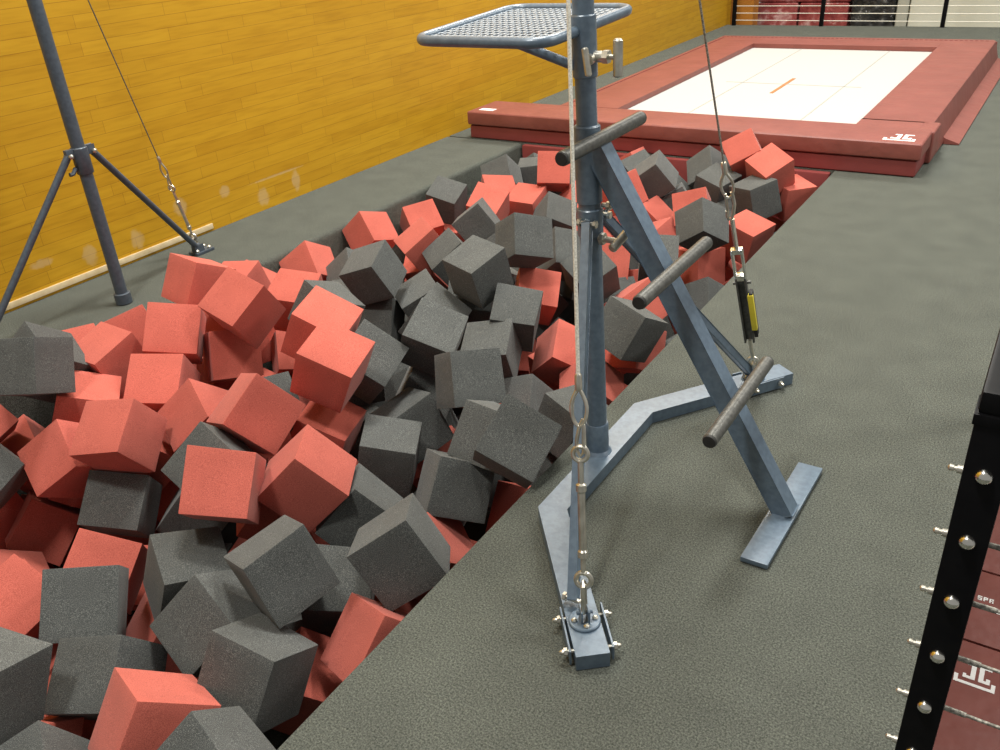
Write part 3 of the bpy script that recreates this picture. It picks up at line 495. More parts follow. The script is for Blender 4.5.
('r',(-2.8599,3.3552,-0.3768),(0.9562,-0.2710,-0.0532,-0.0971),'red foam cube buried beneath the others in the pit'),
('r',(-2.6773,0.5254,-0.5427),(0.6379,0.1654,0.6031,0.4495),'red foam cube buried beneath the others in the pit'),
('g',(-2.6496,2.5767,-0.3794),(0.9425,-0.2638,-0.1820,-0.0951),'charcoal foam cube buried beneath the others in the pit'),
('g',(-2.6627,2.7907,-0.4365),(0.7839,-0.3633,0.0583,0.5002),'charcoal foam cube buried beneath the others in the pit'),
('g',(-2.6010,3.1332,-0.3486),(0.6807,0.2588,0.6610,-0.1810),'charcoal foam cube buried beneath the others in the pit'),
('r',(-2.6295,3.9126,-0.3884),(0.2833,-0.6282,-0.6189,0.3768),'red foam cube buried beneath the others in the pit'),
('g',(-2.6503,4.6260,-0.3434),(0.1695,0.1221,-0.6552,-0.7260),'charcoal foam cube buried beneath the others in the pit'),
('r',(-2.4286,0.5031,-0.4967),(0.3077,0.4125,-0.6717,-0.5329),'red foam cube buried beneath the others in the pit'),
('r',(-2.4515,0.7098,-0.6234),(0.6933,-0.0147,0.3736,0.6160),'red foam cube buried beneath the others in the pit'),
('r',(-2.4548,1.4601,-0.4128),(0.1773,0.6203,0.6082,-0.4625),'red foam cube mostly buried, sixteenth red from the trampoline beside the ledge row'),
('r',(-2.4592,1.6651,-0.2533),(0.5136,-0.4240,-0.0368,-0.7450),'red foam cube buried beneath the others in the pit'),
('r',(-2.4260,1.9667,-0.2880),(0.7919,-0.1586,0.5878,0.0483),'red foam cube mostly buried, ninth red from the trampoline beside the ledge row'),
('g',(-2.4627,2.4177,-0.2939),(0.9639,-0.1513,0.0645,0.2094),'charcoal foam cube buried beneath the others in the pit'),
('r',(-2.4593,4.0841,-0.3739),(0.5185,-0.1851,-0.2656,0.7915),'red foam cube buried beneath the others in the pit'),
('r',(-2.2899,1.0722,-0.4109),(0.3571,-0.4084,-0.8372,-0.0693),'red foam cube mostly buried, twelfth red from the trampoline in the middle row'),
('r',(-2.2431,1.6252,-0.3654),(0.6363,-0.1428,0.6876,0.3193),'red foam cube buried beneath the others in the pit'),
('g',(-2.2738,2.6205,-0.3866),(0.8609,0.2587,0.1798,-0.3995),'charcoal foam cube mostly buried, sixteenth charcoal from the trampoline in the middle row'),
('r',(-2.2280,4.4744,-0.3516),(0.2882,0.5332,-0.7498,-0.2655),'red foam cube mostly buried, second red from the trampoline in the middle row'),
('g',(-2.0870,2.0409,-0.3264),(0.5796,0.7928,-0.1667,-0.0877),'charcoal foam cube mostly buried, twentieth charcoal from the trampoline in the middle row'),
('g',(-2.0859,2.3740,-0.3486),(0.6973,0.0684,-0.3922,-0.5960),'charcoal foam cube mostly buried, eighteenth charcoal from the trampoline in the middle row'),
('g',(-2.0700,2.7641,-0.2538),(0.0501,-0.2635,-0.6040,-0.7505),'charcoal foam cube buried beneath the others in the pit'),
('g',(-2.0595,2.9863,-0.3360),(0.6413,-0.2000,0.0144,-0.7406),'charcoal foam cube buried beneath the others in the pit'),
('g',(-2.0558,3.7042,-0.4800),(0.7599,-0.6093,-0.2218,-0.0467),'charcoal foam cube mostly buried, sixth charcoal from the trampoline in the middle row'),
('g',(-2.0502,4.2865,-0.4146),(0.2940,0.7398,-0.4595,-0.3939),'charcoal foam cube mostly buried, fifth charcoal from the trampoline in the middle row'),
('g',(-2.0423,4.6508,-0.2621),(0.7161,-0.1746,-0.2187,0.6394),'charcoal foam cube mostly buried, third charcoal from the trampoline in the middle row'),
('g',(-1.8651,2.2404,-0.4087),(0.1352,-0.3792,-0.8933,-0.1998),'charcoal foam cube mostly buried, fifteenth charcoal from the trampoline beside the walkway row'),
('g',(-1.9236,2.6147,-0.3097),(0.1549,0.5508,0.5854,-0.5745),'charcoal foam cube buried beneath the others in the pit'),
('r',(-1.6955,0.6783,-0.4905),(0.9222,0.1542,-0.1106,-0.3370),'red foam cube buried beneath the others in the pit'),
('r',(-1.7105,1.4676,-0.3794),(0.7271,0.5326,-0.3324,0.2777),'red foam cube mostly buried, thirteenth red from the trampoline beside the walkway row'),
('r',(-1.6932,2.0490,-0.3689),(0.2222,-0.9271,-0.2606,-0.1524),'red foam cube mostly buried, eleventh red from the trampoline beside the walkway row'),
('r',(-1.6803,2.9454,-0.6325),(0.7694,0.1826,-0.1320,0.5977),'red foam cube buried beneath the others in the pit'),
('r',(-1.6960,4.2795,-0.4619),(0.6782,0.6823,-0.1819,0.2035),'red foam cube mostly buried, fourth red from the trampoline beside the walkway row'),
('g',(-1.5261,0.8963,-0.4707),(0.6425,-0.2370,-0.0261,0.7283),'charcoal foam cube mostly buried, 26th charcoal from the trampoline beside the walkway row'),
('g',(-1.4861,2.4337,-0.5398),(0.6991,-0.5602,0.0978,0.4334),'charcoal foam cube buried beneath the others in the pit'),
('r',(-1.4960,2.8058,-0.4640),(0.3185,-0.3564,-0.5139,-0.7123),'red foam cube buried beneath the others in the pit'),
('g',(-1.5539,3.3657,-0.5039),(0.0383,-0.7571,-0.5639,0.3276),'charcoal foam cube mostly buried, tenth charcoal from the trampoline beside the walkway row'),
('g',(-1.3392,2.1934,-0.4357),(0.2748,-0.0535,-0.9103,-0.3049),'charcoal foam cube mostly buried, sixth charcoal from the trampoline along the walkway'),
('g',(-1.2982,3.7503,-0.6225),(0.7412,-0.3216,-0.1680,0.5648),'charcoal foam cube buried beneath the others in the pit'),
('r',(-1.3340,4.1051,-0.5070),(0.1160,0.7122,0.6024,0.3412),'red foam cube buried beneath the others in the pit'),
('r',(-1.3431,4.3233,-0.4444),(0.5537,0.6265,-0.3195,0.4459),'red foam cube mostly buried, fourth red from the trampoline along the walkway'),
('g',(-1.3064,4.6377,-0.3845),(0.7733,0.2242,0.2802,-0.5228),'charcoal foam cube buried beneath the others in the pit'),
('r',(-1.3733,4.9013,-0.3487),(0.2526,-0.1744,-0.2073,-0.9289),'red foam cube mostly buried, second red from the trampoline along the walkway'),
('r',(-3.0311,0.7612,-0.5663),(0.2038,0.0134,0.4406,-0.8741),'red foam cube buried beneath the others in the pit'),
('r',(-3.0259,1.1891,-0.5734),(0.1477,0.3506,0.7290,0.5690),'red foam cube mostly buried, eighteenth red from the trampoline along the ledge'),
('r',(-3.0119,1.3992,-0.4261),(0.1925,-0.2380,0.8671,-0.3929),'red foam cube buried beneath the others in the pit'),
('r',(-3.0166,2.1940,-0.3842),(0.1535,-0.0268,0.4878,0.8589),'red foam cube buried beneath the others in the pit'),
('g',(-3.0047,4.1085,-0.4787),(0.0486,0.4564,-0.3961,-0.7953),'charcoal foam cube buried beneath the others in the pit'),
('r',(-2.8324,0.9590,-0.6141),(0.0889,-0.2383,0.9588,0.1262),'red foam cube buried beneath the others in the pit'),
('r',(-2.8712,1.9591,-0.3765),(0.6180,-0.4938,0.4784,0.3813),'red foam cube buried beneath the others in the pit'),
('r',(-2.8148,2.1636,-0.4343),(0.5539,-0.4487,-0.4738,0.5171),'red foam cube mostly buried, tenth red from the trampoline along the ledge'),
('r',(-2.7926,2.3421,-0.5764),(0.6941,0.3473,-0.5331,-0.3367),'red foam cube buried beneath the others in the pit'),
('r',(-2.8457,3.9501,-0.5470),(0.2142,0.5390,-0.8141,0.0279),'red foam cube buried beneath the others in the pit'),
('r',(-2.6340,1.3069,-0.4928),(0.7901,-0.4322,-0.4339,0.0264),'red foam cube mostly buried, nineteenth red from the trampoline beside the ledge row'),
('r',(-2.6441,1.9578,-0.4944),(0.0186,-0.5229,0.8330,0.1799),'red foam cube buried beneath the others in the pit'),
('g',(-2.6380,2.9968,-0.5339),(0.1228,0.9613,-0.2465,-0.0066),'charcoal foam cube buried beneath the others in the pit'),
('g',(-2.6221,3.3739,-0.4975),(0.3200,0.9224,-0.2148,0.0238),'charcoal foam cube buried beneath the others in the pit'),
('r',(-2.4262,0.9562,-0.6550),(0.8022,0.2927,-0.0037,-0.5203),'red foam cube buried beneath the others in the pit'),
('r',(-2.4703,2.1725,-0.3934),(0.5211,-0.3205,0.7470,-0.2602),'red foam cube buried beneath the others in the pit'),
('g',(-2.4005,2.5455,-0.5203),(0.9314,-0.2215,-0.1819,0.2243),'charcoal foam cube buried beneath the others in the pit'),
('g',(-2.2318,1.1326,-0.6605),(0.2100,0.3335,-0.7287,0.5601),'charcoal foam cube buried beneath the others in the pit'),
('g',(-2.2313,1.3328,-0.5925),(0.1478,0.0503,0.1556,-0.9754),'charcoal foam cube mostly buried, 24th charcoal from the trampoline in the middle row'),
('g',(-2.2763,1.9304,-0.4937),(0.1420,0.5939,0.7018,-0.3668),'charcoal foam cube buried beneath the others in the pit'),
('g',(-2.2646,2.7605,-0.6243),(0.7477,0.6008,-0.0786,0.2718),'charcoal foam cube mostly buried, fourteenth charcoal from the trampoline in the middle row'),
('g',(-2.0661,1.1835,-0.4549),(0.4861,0.3693,0.6893,0.3900),'charcoal foam cube buried beneath the others in the pit'),
('r',(-2.0218,1.4004,-0.5202),(0.1724,-0.6473,0.0847,-0.7376),'red foam cube mostly buried, eleventh red from the trampoline in the middle row'),
('r',(-2.0023,1.7714,-0.4475),(0.8458,0.5318,-0.0375,-0.0201),'red foam cube buried beneath the others in the pit'),
('g',(-2.0436,2.1191,-0.5346),(0.5913,0.0463,0.6967,0.4034),'charcoal foam cube buried beneath the others in the pit'),
('r',(-2.0289,2.7975,-0.5022),(0.3120,-0.5305,-0.6829,-0.3937),'red foam cube buried beneath the others in the pit'),
('r',(-2.0354,3.1101,-0.5352),(0.1535,-0.0281,0.2313,-0.9603),'red foam cube mostly buried, sixth red from the trampoline in the middle row'),
('g',(-2.0557,3.3549,-0.4828),(0.3995,0.0005,0.8771,0.2666),'charcoal foam cube mostly buried, ninth charcoal from the trampoline in the middle row'),
('g',(-1.9791,3.7582,-0.6936),(0.1093,-0.1040,-0.3230,0.9343),'charcoal foam cube buried beneath the others in the pit'),
('g',(-2.0284,4.5151,-0.5022),(0.3367,0.8254,0.1148,0.4384),'charcoal foam cube buried beneath the others in the pit'),
('r',(-1.8284,0.9714,-0.5771),(0.1407,-0.8157,-0.5532,-0.0941),'red foam cube buried beneath the others in the pit'),
('r',(-1.7899,1.3313,-0.5349),(0.1790,-0.0921,-0.9727,0.1151),'red foam cube buried beneath the others in the pit'),
('g',(-1.8607,1.9465,-0.4872),(0.3267,-0.8267,-0.0742,-0.4520),'charcoal foam cube buried beneath the others in the pit'),
('g',(-1.8738,2.3887,-0.5764),(0.8834,-0.3128,0.3490,0.0026),'charcoal foam cube buried beneath the others in the pit'),
('g',(-1.8029,3.5394,-0.4542),(0.7258,-0.3006,-0.2162,0.5798),'charcoal foam cube mostly buried, eighth charcoal from the trampoline beside the walkway row'),
('r',(-1.8088,3.9361,-0.6319),(0.6169,0.4391,0.6504,-0.0604),'red foam cube buried beneath the others in the pit'),
('g',(-1.6526,2.1973,-0.5353),(0.0228,0.0823,-0.3965,-0.9140),'charcoal foam cube mostly buried, seventeenth charcoal from the trampoline beside the walkway row'),
('r',(-1.6221,2.7266,-0.6286),(0.8562,0.0342,0.5093,0.0791),'red foam cube buried beneath the others in the pit'),
('g',(-1.6691,3.1421,-0.5270),(0.0704,0.4926,-0.7929,-0.3516),'charcoal foam cube buried beneath the others in the pit'),
('g',(-1.5879,3.7550,-0.5322),(0.1805,-0.5247,-0.6179,0.5570),'charcoal foam cube mostly buried, sixth charcoal from the trampoline beside the walkway row'),
('r',(-1.6361,4.1611,-0.6385),(0.4040,-0.1668,0.0360,0.8987),'red foam cube mostly buried, sixth red from the trampoline beside the walkway row'),
('g',(-1.4189,0.9129,-0.6577),(0.3938,0.6648,-0.5740,-0.2712),'charcoal foam cube buried beneath the others in the pit'),
('r',(-1.4317,1.7671,-0.6955),(0.7356,-0.5186,-0.2684,0.3435),'red foam cube buried beneath the others in the pit'),
('r',(-1.3976,2.5236,-0.7364),(0.2324,0.1514,0.1024,-0.9553),'red foam cube buried beneath the others in the pit'),
('r',(-1.3990,3.0008,-0.6022),(0.5808,0.5547,-0.4242,0.4183),'red foam cube buried beneath the others in the pit'),
('g',(-1.3923,3.5569,-0.5896),(0.2892,-0.1279,-0.9476,-0.0442),'charcoal foam cube buried beneath the others in the pit'),
('g',(-1.4000,3.9534,-0.7104),(0.2795,0.2146,-0.5831,0.7320),'charcoal foam cube buried beneath the others in the pit'),
('r',(-1.2006,1.9178,-0.6044),(0.0974,0.3862,0.6999,0.5928),'red foam cube buried beneath the others in the pit'),
('g',(-1.2014,2.5517,-0.5707),(0.8822,-0.1653,0.2526,-0.3614),'charcoal foam cube buried beneath the others in the pit'),
('r',(-1.2425,2.7919,-0.4608),(0.0748,-0.3214,-0.2922,0.8976),'red foam cube buried beneath the others in the pit'),
('r',(-1.2180,3.1653,-0.5961),(0.4978,0.5464,0.0054,-0.6735),'red foam cube buried beneath the others in the pit'),
('r',(-1.2018,4.9192,-0.5649),(0.6540,0.5616,0.0493,0.5045),'red foam cube buried beneath the others in the pit'),
]
first = {}
for i, (c, p, q, lab) in enumerate(CUBES):
    me = (red_meshes if c == 'r' else grey_meshes)[i % 7]
    if c not in first:
        first[c] = bpy.data.objects.new('foam_cube', me); o = first[c]
    else:
        o = first[c].copy(); o.data = me
    col.objects.link(o)
    o.rotation_mode = 'QUATERNION'; o.location = p; o.rotation_quaternion = q
    o['label'] = lab; o['category'] = 'foam cube'; o['group'] = 'red foam cubes in the pit' if c == 'r' else 'charcoal foam cubes in the pit'

# ------------------------------------------------------------------ trampoline
def skirt(mb, prof, a, b, axis):
    # extrude a profile (list of (u, z)) from a to b; axis 'y' -> profile in x-z, axis 'x' -> profile in y-z
    mk = (lambda u, z, t: V((u, t, z))) if axis == 'y' else (lambda u, z, t: V((t, u, z)))
    n = 18; rows = []
    for i in range(n + 1):
        t = a + (b - a) * i / n
        rows.append([mb.bm.verts.new(mk(u, z, t)) for u, z in prof])
    for A, B in zip(rows, rows[1:]):
        for k in range(len(prof)):
            mb.bm.faces.new((A[k], A[(k + 1) % len(prof)], B[(k + 1) % len(prof)], B[k]))
    mb.bm.faces.new(list(reversed(rows[0]))); mb.bm.faces.new(rows[-1])
TZ = .19
tr = thing('trampoline', 'low trampoline with white bed and maroon padding at the end of the foam pit', 'trampoline', (-1.8, 6.8, 0))
m = MB(); m.box((-2.70, 5.38, .135), (-.97, 8.47, .15)); m.build('bed', M['bed'], tr)
m = MB()
for x in (-2.17, -1.42): m.box((x - .005, 5.40, .150), (x + .005, 8.44, .1515))
for y in (6.75,): m.box((-2.3, y - .008, .150), (-1.3, y + .008, .1515))
m.build('stitching', M['tape'], tr)
m = MB(); m.box((-1.855, 6.40, .1505), (-1.83, 6.98, .153)); m.build('centre_mark', M['orange'], tr)
m = MB(); m.box((-3.62, 5.085, .097), (-.625, 5.47, TZ), bev=.016, seg=3)
m.box((-1.06, 5.40, .003), (-.612, 5.64, TZ - .002), bev=.016, seg=3)
fp = m.build('front_pad', M['vinyl'], tr)
m = MB(); m.box((-3.61, 5.10, .003), (-.64, 5.46, .092), bev=.012, seg=3); m.build('front_base_pad', M['vinyl_lower'], tr)
m = MB(); skirt(m, [(-1.05, .165), (-1.05, TZ - .001), (-.68, TZ - .001), (-.655, .180), (-.612, .03), (-.612, .012), (-.70, .012), (-.72, .165)], 5.60, 8.84, 'y')
m.box((-1.05, 5.46, .152), (-.70, 5.62, TZ - .001))
skirt(m, [(-.640, .058), (-.60, .036), (-.523, .010), (-.523, .003), (-.640, .003)], 5.89, 8.84, 'y'); m.build('side_pad', M['vinyl'], tr)
m = MB(); skirt(m, [(-2.62, .152), (-2.62, TZ - .001), (-3.06, TZ - .001), (-3.11, .17), (-3.2, .012), (-3.2, .003), (-3.05, .003), (-3.05, .152)], 5.47, 8.84, 'y')
m.build('side_pad', M['vinyl'], tr)
m = MB(); skirt(m, [(8.38, .152), (8.38, TZ - .001), (8.84, TZ - .001), (8.84, .152)], -2.619, -1.051, 'x'); m.build('back_pad', M['vinyl'], tr)
m = MB(); skirt(m, [(8.841, .17), (8.86, .17), (8.98, .012), (8.98, .003), (8.841, .003)], -3.06, -.645, 'x'); m.build('back_flap', M['vinyl'], tr)
m = MB()
k = 0
while k < 59:                                            # dashed stitching along the outer edge of the pads
    x = -3.05 + k * .04; m.box((x, 8.76, TZ - .001), (x + .024, 8.775, TZ + .001)); k += 1
for k in range(80):
    y = 5.52 + k * .04; m.box((-3.03, y, TZ - .001), (-3.018, y + .03, TZ + .001))
m.build('seam', M['seam'], tr)
def emblem(mb, x0, y0, z, w, t=.0015):
    def b(a, c, d, e): mb.box((x0 + a * w, y0 + c * w, z), (x0 + d * w, y0 + e * w, z + t))
    b(0, 0, 1, .10); b(0, .1, .10, .30); b(.90, .1, 1, .30)
    b(.38, .24, .50, .86); b(.28, .76, .38, .86); b(.20, .24, .38, .34); b(.20, .34, .28, .40)
    b(.58, .24, .70, .86); b(.70, .76, .88, .86); b(.70, .24, .86, .34); b(.76, .34, .86, .44)
m = MB(); emblem(m, -.84, 5.13, TZ, .165); m.build('emblem', M['white'], fp)
m = MB(); m.box((-3.56, 5.15, TZ), (-3.44, 5.21, TZ + .001)); m.build('maker_label', M['white'], fp)
m = MB(); m.box((PXL + .02, 5.05, -.85), (PXR - .02, 5.098, -.005), bev=.008)
tag(m.build('wall_pad', M['vinyl_lower']), 'maroon vinyl pad hanging down the pit wall under the trampoline edge', 'pad')

# ------------------------------------------------------------------ upright stand beside the walkway
PX, PY = -.948, 1.86
def post_x(z): return PX - .024 * z
st = thing('high_bar_stand', 'blue-grey steel high bar upright with ladder leg and platform on the carpet walkway', 'gym stand', (PX, PY, 0))
c_mid = lambda p: V((p[0], p[1], .022))
base_pts = [c_mid(p) for p in [(-.607, 1.160), (-.932, 1.560), (-.930, 2.138), (-.612, 2.580)]]
m = MB()
def flat_path(mb, pts, w, h):
    k = len(pts); L = []; Rr = []
    for i, p in enumerate(pts):
        d1 = (pts[i] - pts[i - 1]).normalized() if i else None
        d2 = (pts[i + 1] - pts[i]).normalized() if i < k - 1 else None
        n1 = V((-d1.y, d1.x, 0)) if d1 else None; n2 = V((-d2.y, d2.x, 0)) if d2 else None
        if n1 and n2: n = (n1 + n2).normalized(); n = n / n.dot(n1)
        else: n = n1 or n2
        L.append(p + n * w / 2); Rr.append(p - n * w / 2)
    rows = []
    for a, b in zip(L, Rr):
        rows.append([mb.bm.verts.new(a - V((0, 0, h / 2))), mb.bm.verts.new(b - V((0, 0, h / 2))), mb.bm.verts.new(b + V((0, 0, h / 2))), mb.bm.verts.new(a + V((0, 0, h / 2)))])
    for A, B in zip(rows, rows[1:]):
        for q in range(4): mb.bm.faces.new((A[q], A[(q + 1) % 4], B[(q + 1) % 4], B[q]))
    mb.bm.faces.new(rows[0]); mb.bm.faces.new(list(reversed(rows[-1])))
    bmesh.ops.bevel(mb.bm, geom=[e for e in mb.bm.edges if abs(e.calc_face_angle(0)) > .6], offset=.004, segments=2, affect='EDGES')
flat_path(m, base_pts, .074, .040)
m.build('base_frame', M['blue'], st)
m = MB()
m.lathe((post_x(.04), PY, .04), (-.024, 0, 1), [(0, .042), (.006, .038), (.012, .033), (.095, .033), (.099, .031), (.099, .0285), (.76, .0285)])
m.lathe((post_x(.785), PY, .785), (-.024, 0, 1), [(0, .029), (.004, .0325), (.19, .0325), (.194, .029), (.194, .0255), (1.82, .0255)])
m.build('post', M['blue'], st)
m = MB()
m.lathe((post_x(.70), PY, .70), (-.024, 0, 1), [(0, .030), (.003, .033), (.07, .033), (.073, .030)]); m.build('brace_collar', M['blue'], st)
# braces down to the two anchors
for (a, b) in (((post_x(.72) + .012, PY - .04, .745), (-.712, 1.268, .062)), ((post_x(.72) + .012, PY + .04, .745), (-.70, 2.47, .062))):
    mb_ = MB(); mb_.bar(a, b, .024, .018, up=(1, 0, 0)); br = mb_.build('brace', M['blue'], st)
    for e in (a, b):
        m = MB(); e = V(e); dx = V((1, 0, 0)); m.rod(e - dx * .024, e + dx * .024, .006, n=8)
        m.lathe(e + dx * .018, dx, [(0, .010), (.008, .010)], 6); m.lathe(e - dx * .018, -dx, [(0, .010), (.008, .010)], 6)
        m.build('bolt', M['zinc'], br)
# anchor hardware at both ends of the base frame
def anchor(px, py, d, parent, z=.042):
    d = V(d).normalized(); s = V((-d.y, d.x, 0)); c = V((px, py, z))
    m = MB(); m.lathe(c, (0, 0, 1), [(0, .036), (.005, .036), (.007, .034)], 24); pl = m.build('anchor_plate', M['blue'], parent)
    for q in (-1, 1): m = MB(); m.obox(c + s * q * .047 + d * .018 + V((0, 0, -.016)), d * .068, s * .002, V((0, 0, .019))); m.build('side_plate', M['blue'], parent)
    for t in (-.028, .068):
        e = c + d * t + V((0, 0, -.014))
        for q in (-1, 1):
            m = MB(); m.rod(e + s * q * .036, e + s * q * .066, .0045, n=8)
            m.lathe(e + s * q * .051, s * q, [(0, .009), (.008, .009)], 6)
            m.lathe(e + s * q * .060, s * q, [(0, .006), (.006, .005), (.009, .002)], 8); m.build('anchor_bolt', M['zinc'], parent)
    for q in (0.6, 2.2, 3.9, 5.4):
        e = c + V((math.cos(q) * .024, math.sin(q) * .024, .006)); m = MB(); m.lathe(e, (0, 0, 1), [(0, .007), (.005, .007), (.008, .003)], 6); m.build('plate_nut', M['zinc'], pl)
    m = MB()
    for q in (-1, 1): m.obox(c + s * q * .008 + V((0, 0, .022)), d * .016, s * .0025, V((0, 0, .018)), bev=.002)
    m.rod(c + s * -.018 + V((0, 0, .028)), c + s * .018 + V((0, 0, .028)), .005, n=10)
    m.build('lug', M['blue'], pl)
    return c + V((0, 0, .03))
NA = anchor(-.668, 1.238, (.62, -.79, 0), st)
FA = anchor(-.688, 2.475, (.579, .815, 0), st)
# ladder leg
LT, LB = V((-.952, PY, .94)), V((-.400, PY, .016)); LD = (LB - LT).normalized(); LN = V((-LD.z, 0, LD.x))
LN = LN if LN.z > 0 else -LN
m = MB(); m.bar(LT, LB, .05, .046, up=(0, 1, 0), bev=.004); leg = m.build('ladder_leg', M['blue'], st)
m = MB(); m.obox((-.407, 1.868, .010), (.034, 0, 0), (.006, .232, 0), (0, 0, .0075), bev=.003); m.build('foot_plate', M['blue'], leg)
for (x, z, y0, y1) in ((-0.93, 0.9502, 1.6561, 2.0818), (-0.715, 0.6602, 1.6062, 2.0257), (-0.525, 0.3637, 1.5794, 2.0068)):
    c = V((x, 0, z))
    m = MB(); m.rcap((c.x, y0, c.z), (c.x, y1, c.z), .0175, n=18, c=.004); rg = m.build('rung', M['rung'], leg)
    m = MB(); m.rcap((c.x, y0 - .003, c.z), (c.x, y0 + .006, c.z), .0155, n=18, c=.001); m.build('end_cap', M['rubber'], leg)
    m = MB(); m.rcap((c.x, y1 - .006, c.z), (c.x, y1 + .003, c.z), .0155, n=18, c=.001); m.build('end_cap', M['rubber'], leg)
# small fixings below the ladder collar
m = MB(); a = V((post_x(.70) + .03, PY - .012, .70)); m.rod(a, a + V((.055, -.004, .0)), .008, n=12); m.lathe(a + V((.004, 0, 0)), (1, 0, 0), [(0, .016), (.012, .016)], 6)
m.rcap(a + V((.05, -.03, -.012)), a + V((.062, .03, .012)), .012, n=12); m.build('clamp_screw', M['zinc'], st)
m = MB(); a = V((post_x(.79) + .03, PY + .01, .78)); m.rod(a, a + V((.03, 0, 0)), .006, n=10); m.lathe(a + V((.014, 0, 0)), (1, 0, 0), [(0, .012), (.01, .012)], 6); m.build('bolt', M['zinc'], st)
# standing platform clamped round the post
pf = None
X0, X1, Y0, Y1, PZ = -1.345, -.985, 1.695, 2.15, 1.186
def rrect(x0, x1, y0, y1, z, r, k=7):
    pts = []
    for cx, cy, a0 in ((x1 - r, y1 - r, 0), (x0 + r, y1 - r, PI / 2), (x0 + r, y0 + r, PI), (x1 - r, y0 + r, 3 * PI / 2)):
        for i in range(k): a = a0 + PI / 2 * i / (k - 1); pts.append(V((cx + math.cos(a) * r, cy + math.sin(a) * r, z)))
    return pts
tilt = lambda mb: [setattr(v.co, 'z', v.co.z + (v.co.y - Y0) * .042) for v in mb.bm.verts]
m = MB(); m.tube(rrect(X0, X1, Y0, Y1, PZ, .05), .0125, 12, True); tilt(m)
plat = m.build('platform', M['blue'], st)
m = MB()
nx, ny = 20, 16
for i in range(1, nx):
    x = X0 + (X1 - X0) * i / nx; m.bar((x, Y0 + .006, PZ), (x, Y1 - .006, PZ), .0045, .004, bev=0)
for j in range(1, ny):
    y = Y0 + (Y1 - Y0) * j / ny; m.bar((X0 + .006, y, PZ + .001), (X1 - .006, y, PZ + .001), .007, .003, bev=0)
tilt(m); m.build('grate', M['grate'], plat)
m = MB(); m.rod((-1.14, 1.79, PZ - .008), (-.99, PY - .01, 1.112), .0115, n=12); m.build('strut', M['blue'], plat)
m = MB(); m.lathe((post_x(1.088), PY, 1.088), (-.024, 0, 1), [(0, .027), (.003, .0295), (.135, .0295), (.138, .027)]); m.build('clamp_collar', M['blue'], plat)
m = MB(); a = V((post_x(1.13) + .027, PY, 1.135))
m.rod(a, a + V((.03, 0, 0)), .013, n=12); m.lathe(a + V((.022, 0, 0)), (1, 0, 0), [(0, .016), (.014, .016)], 6); m.rod(a + V((.03, 0, 0)), a + V((.060, 0, 0)), .006, n=10)
m.rcap(a + V((.058, 0, -.044)), a + V((.058, 0, .040)), .0115, n=14, c=.004); m.build('clamp_handle', M['zinc'], plat)
m = MB(); a = V((post_x(1.13) + .024, PY - .016, 1.132))
m.rod(a, a + V((.004, -.02, 0)), .012, n=12); m.rod(a, a + V((.006, -.036, 0)), .005, n=10)
m.rcap(a + V((.002, -.034, .030)), a + V((.012, -.034, -.032)), .008, n=14, c=.003); m.build('clamp_handle', M['zinc'], plat)

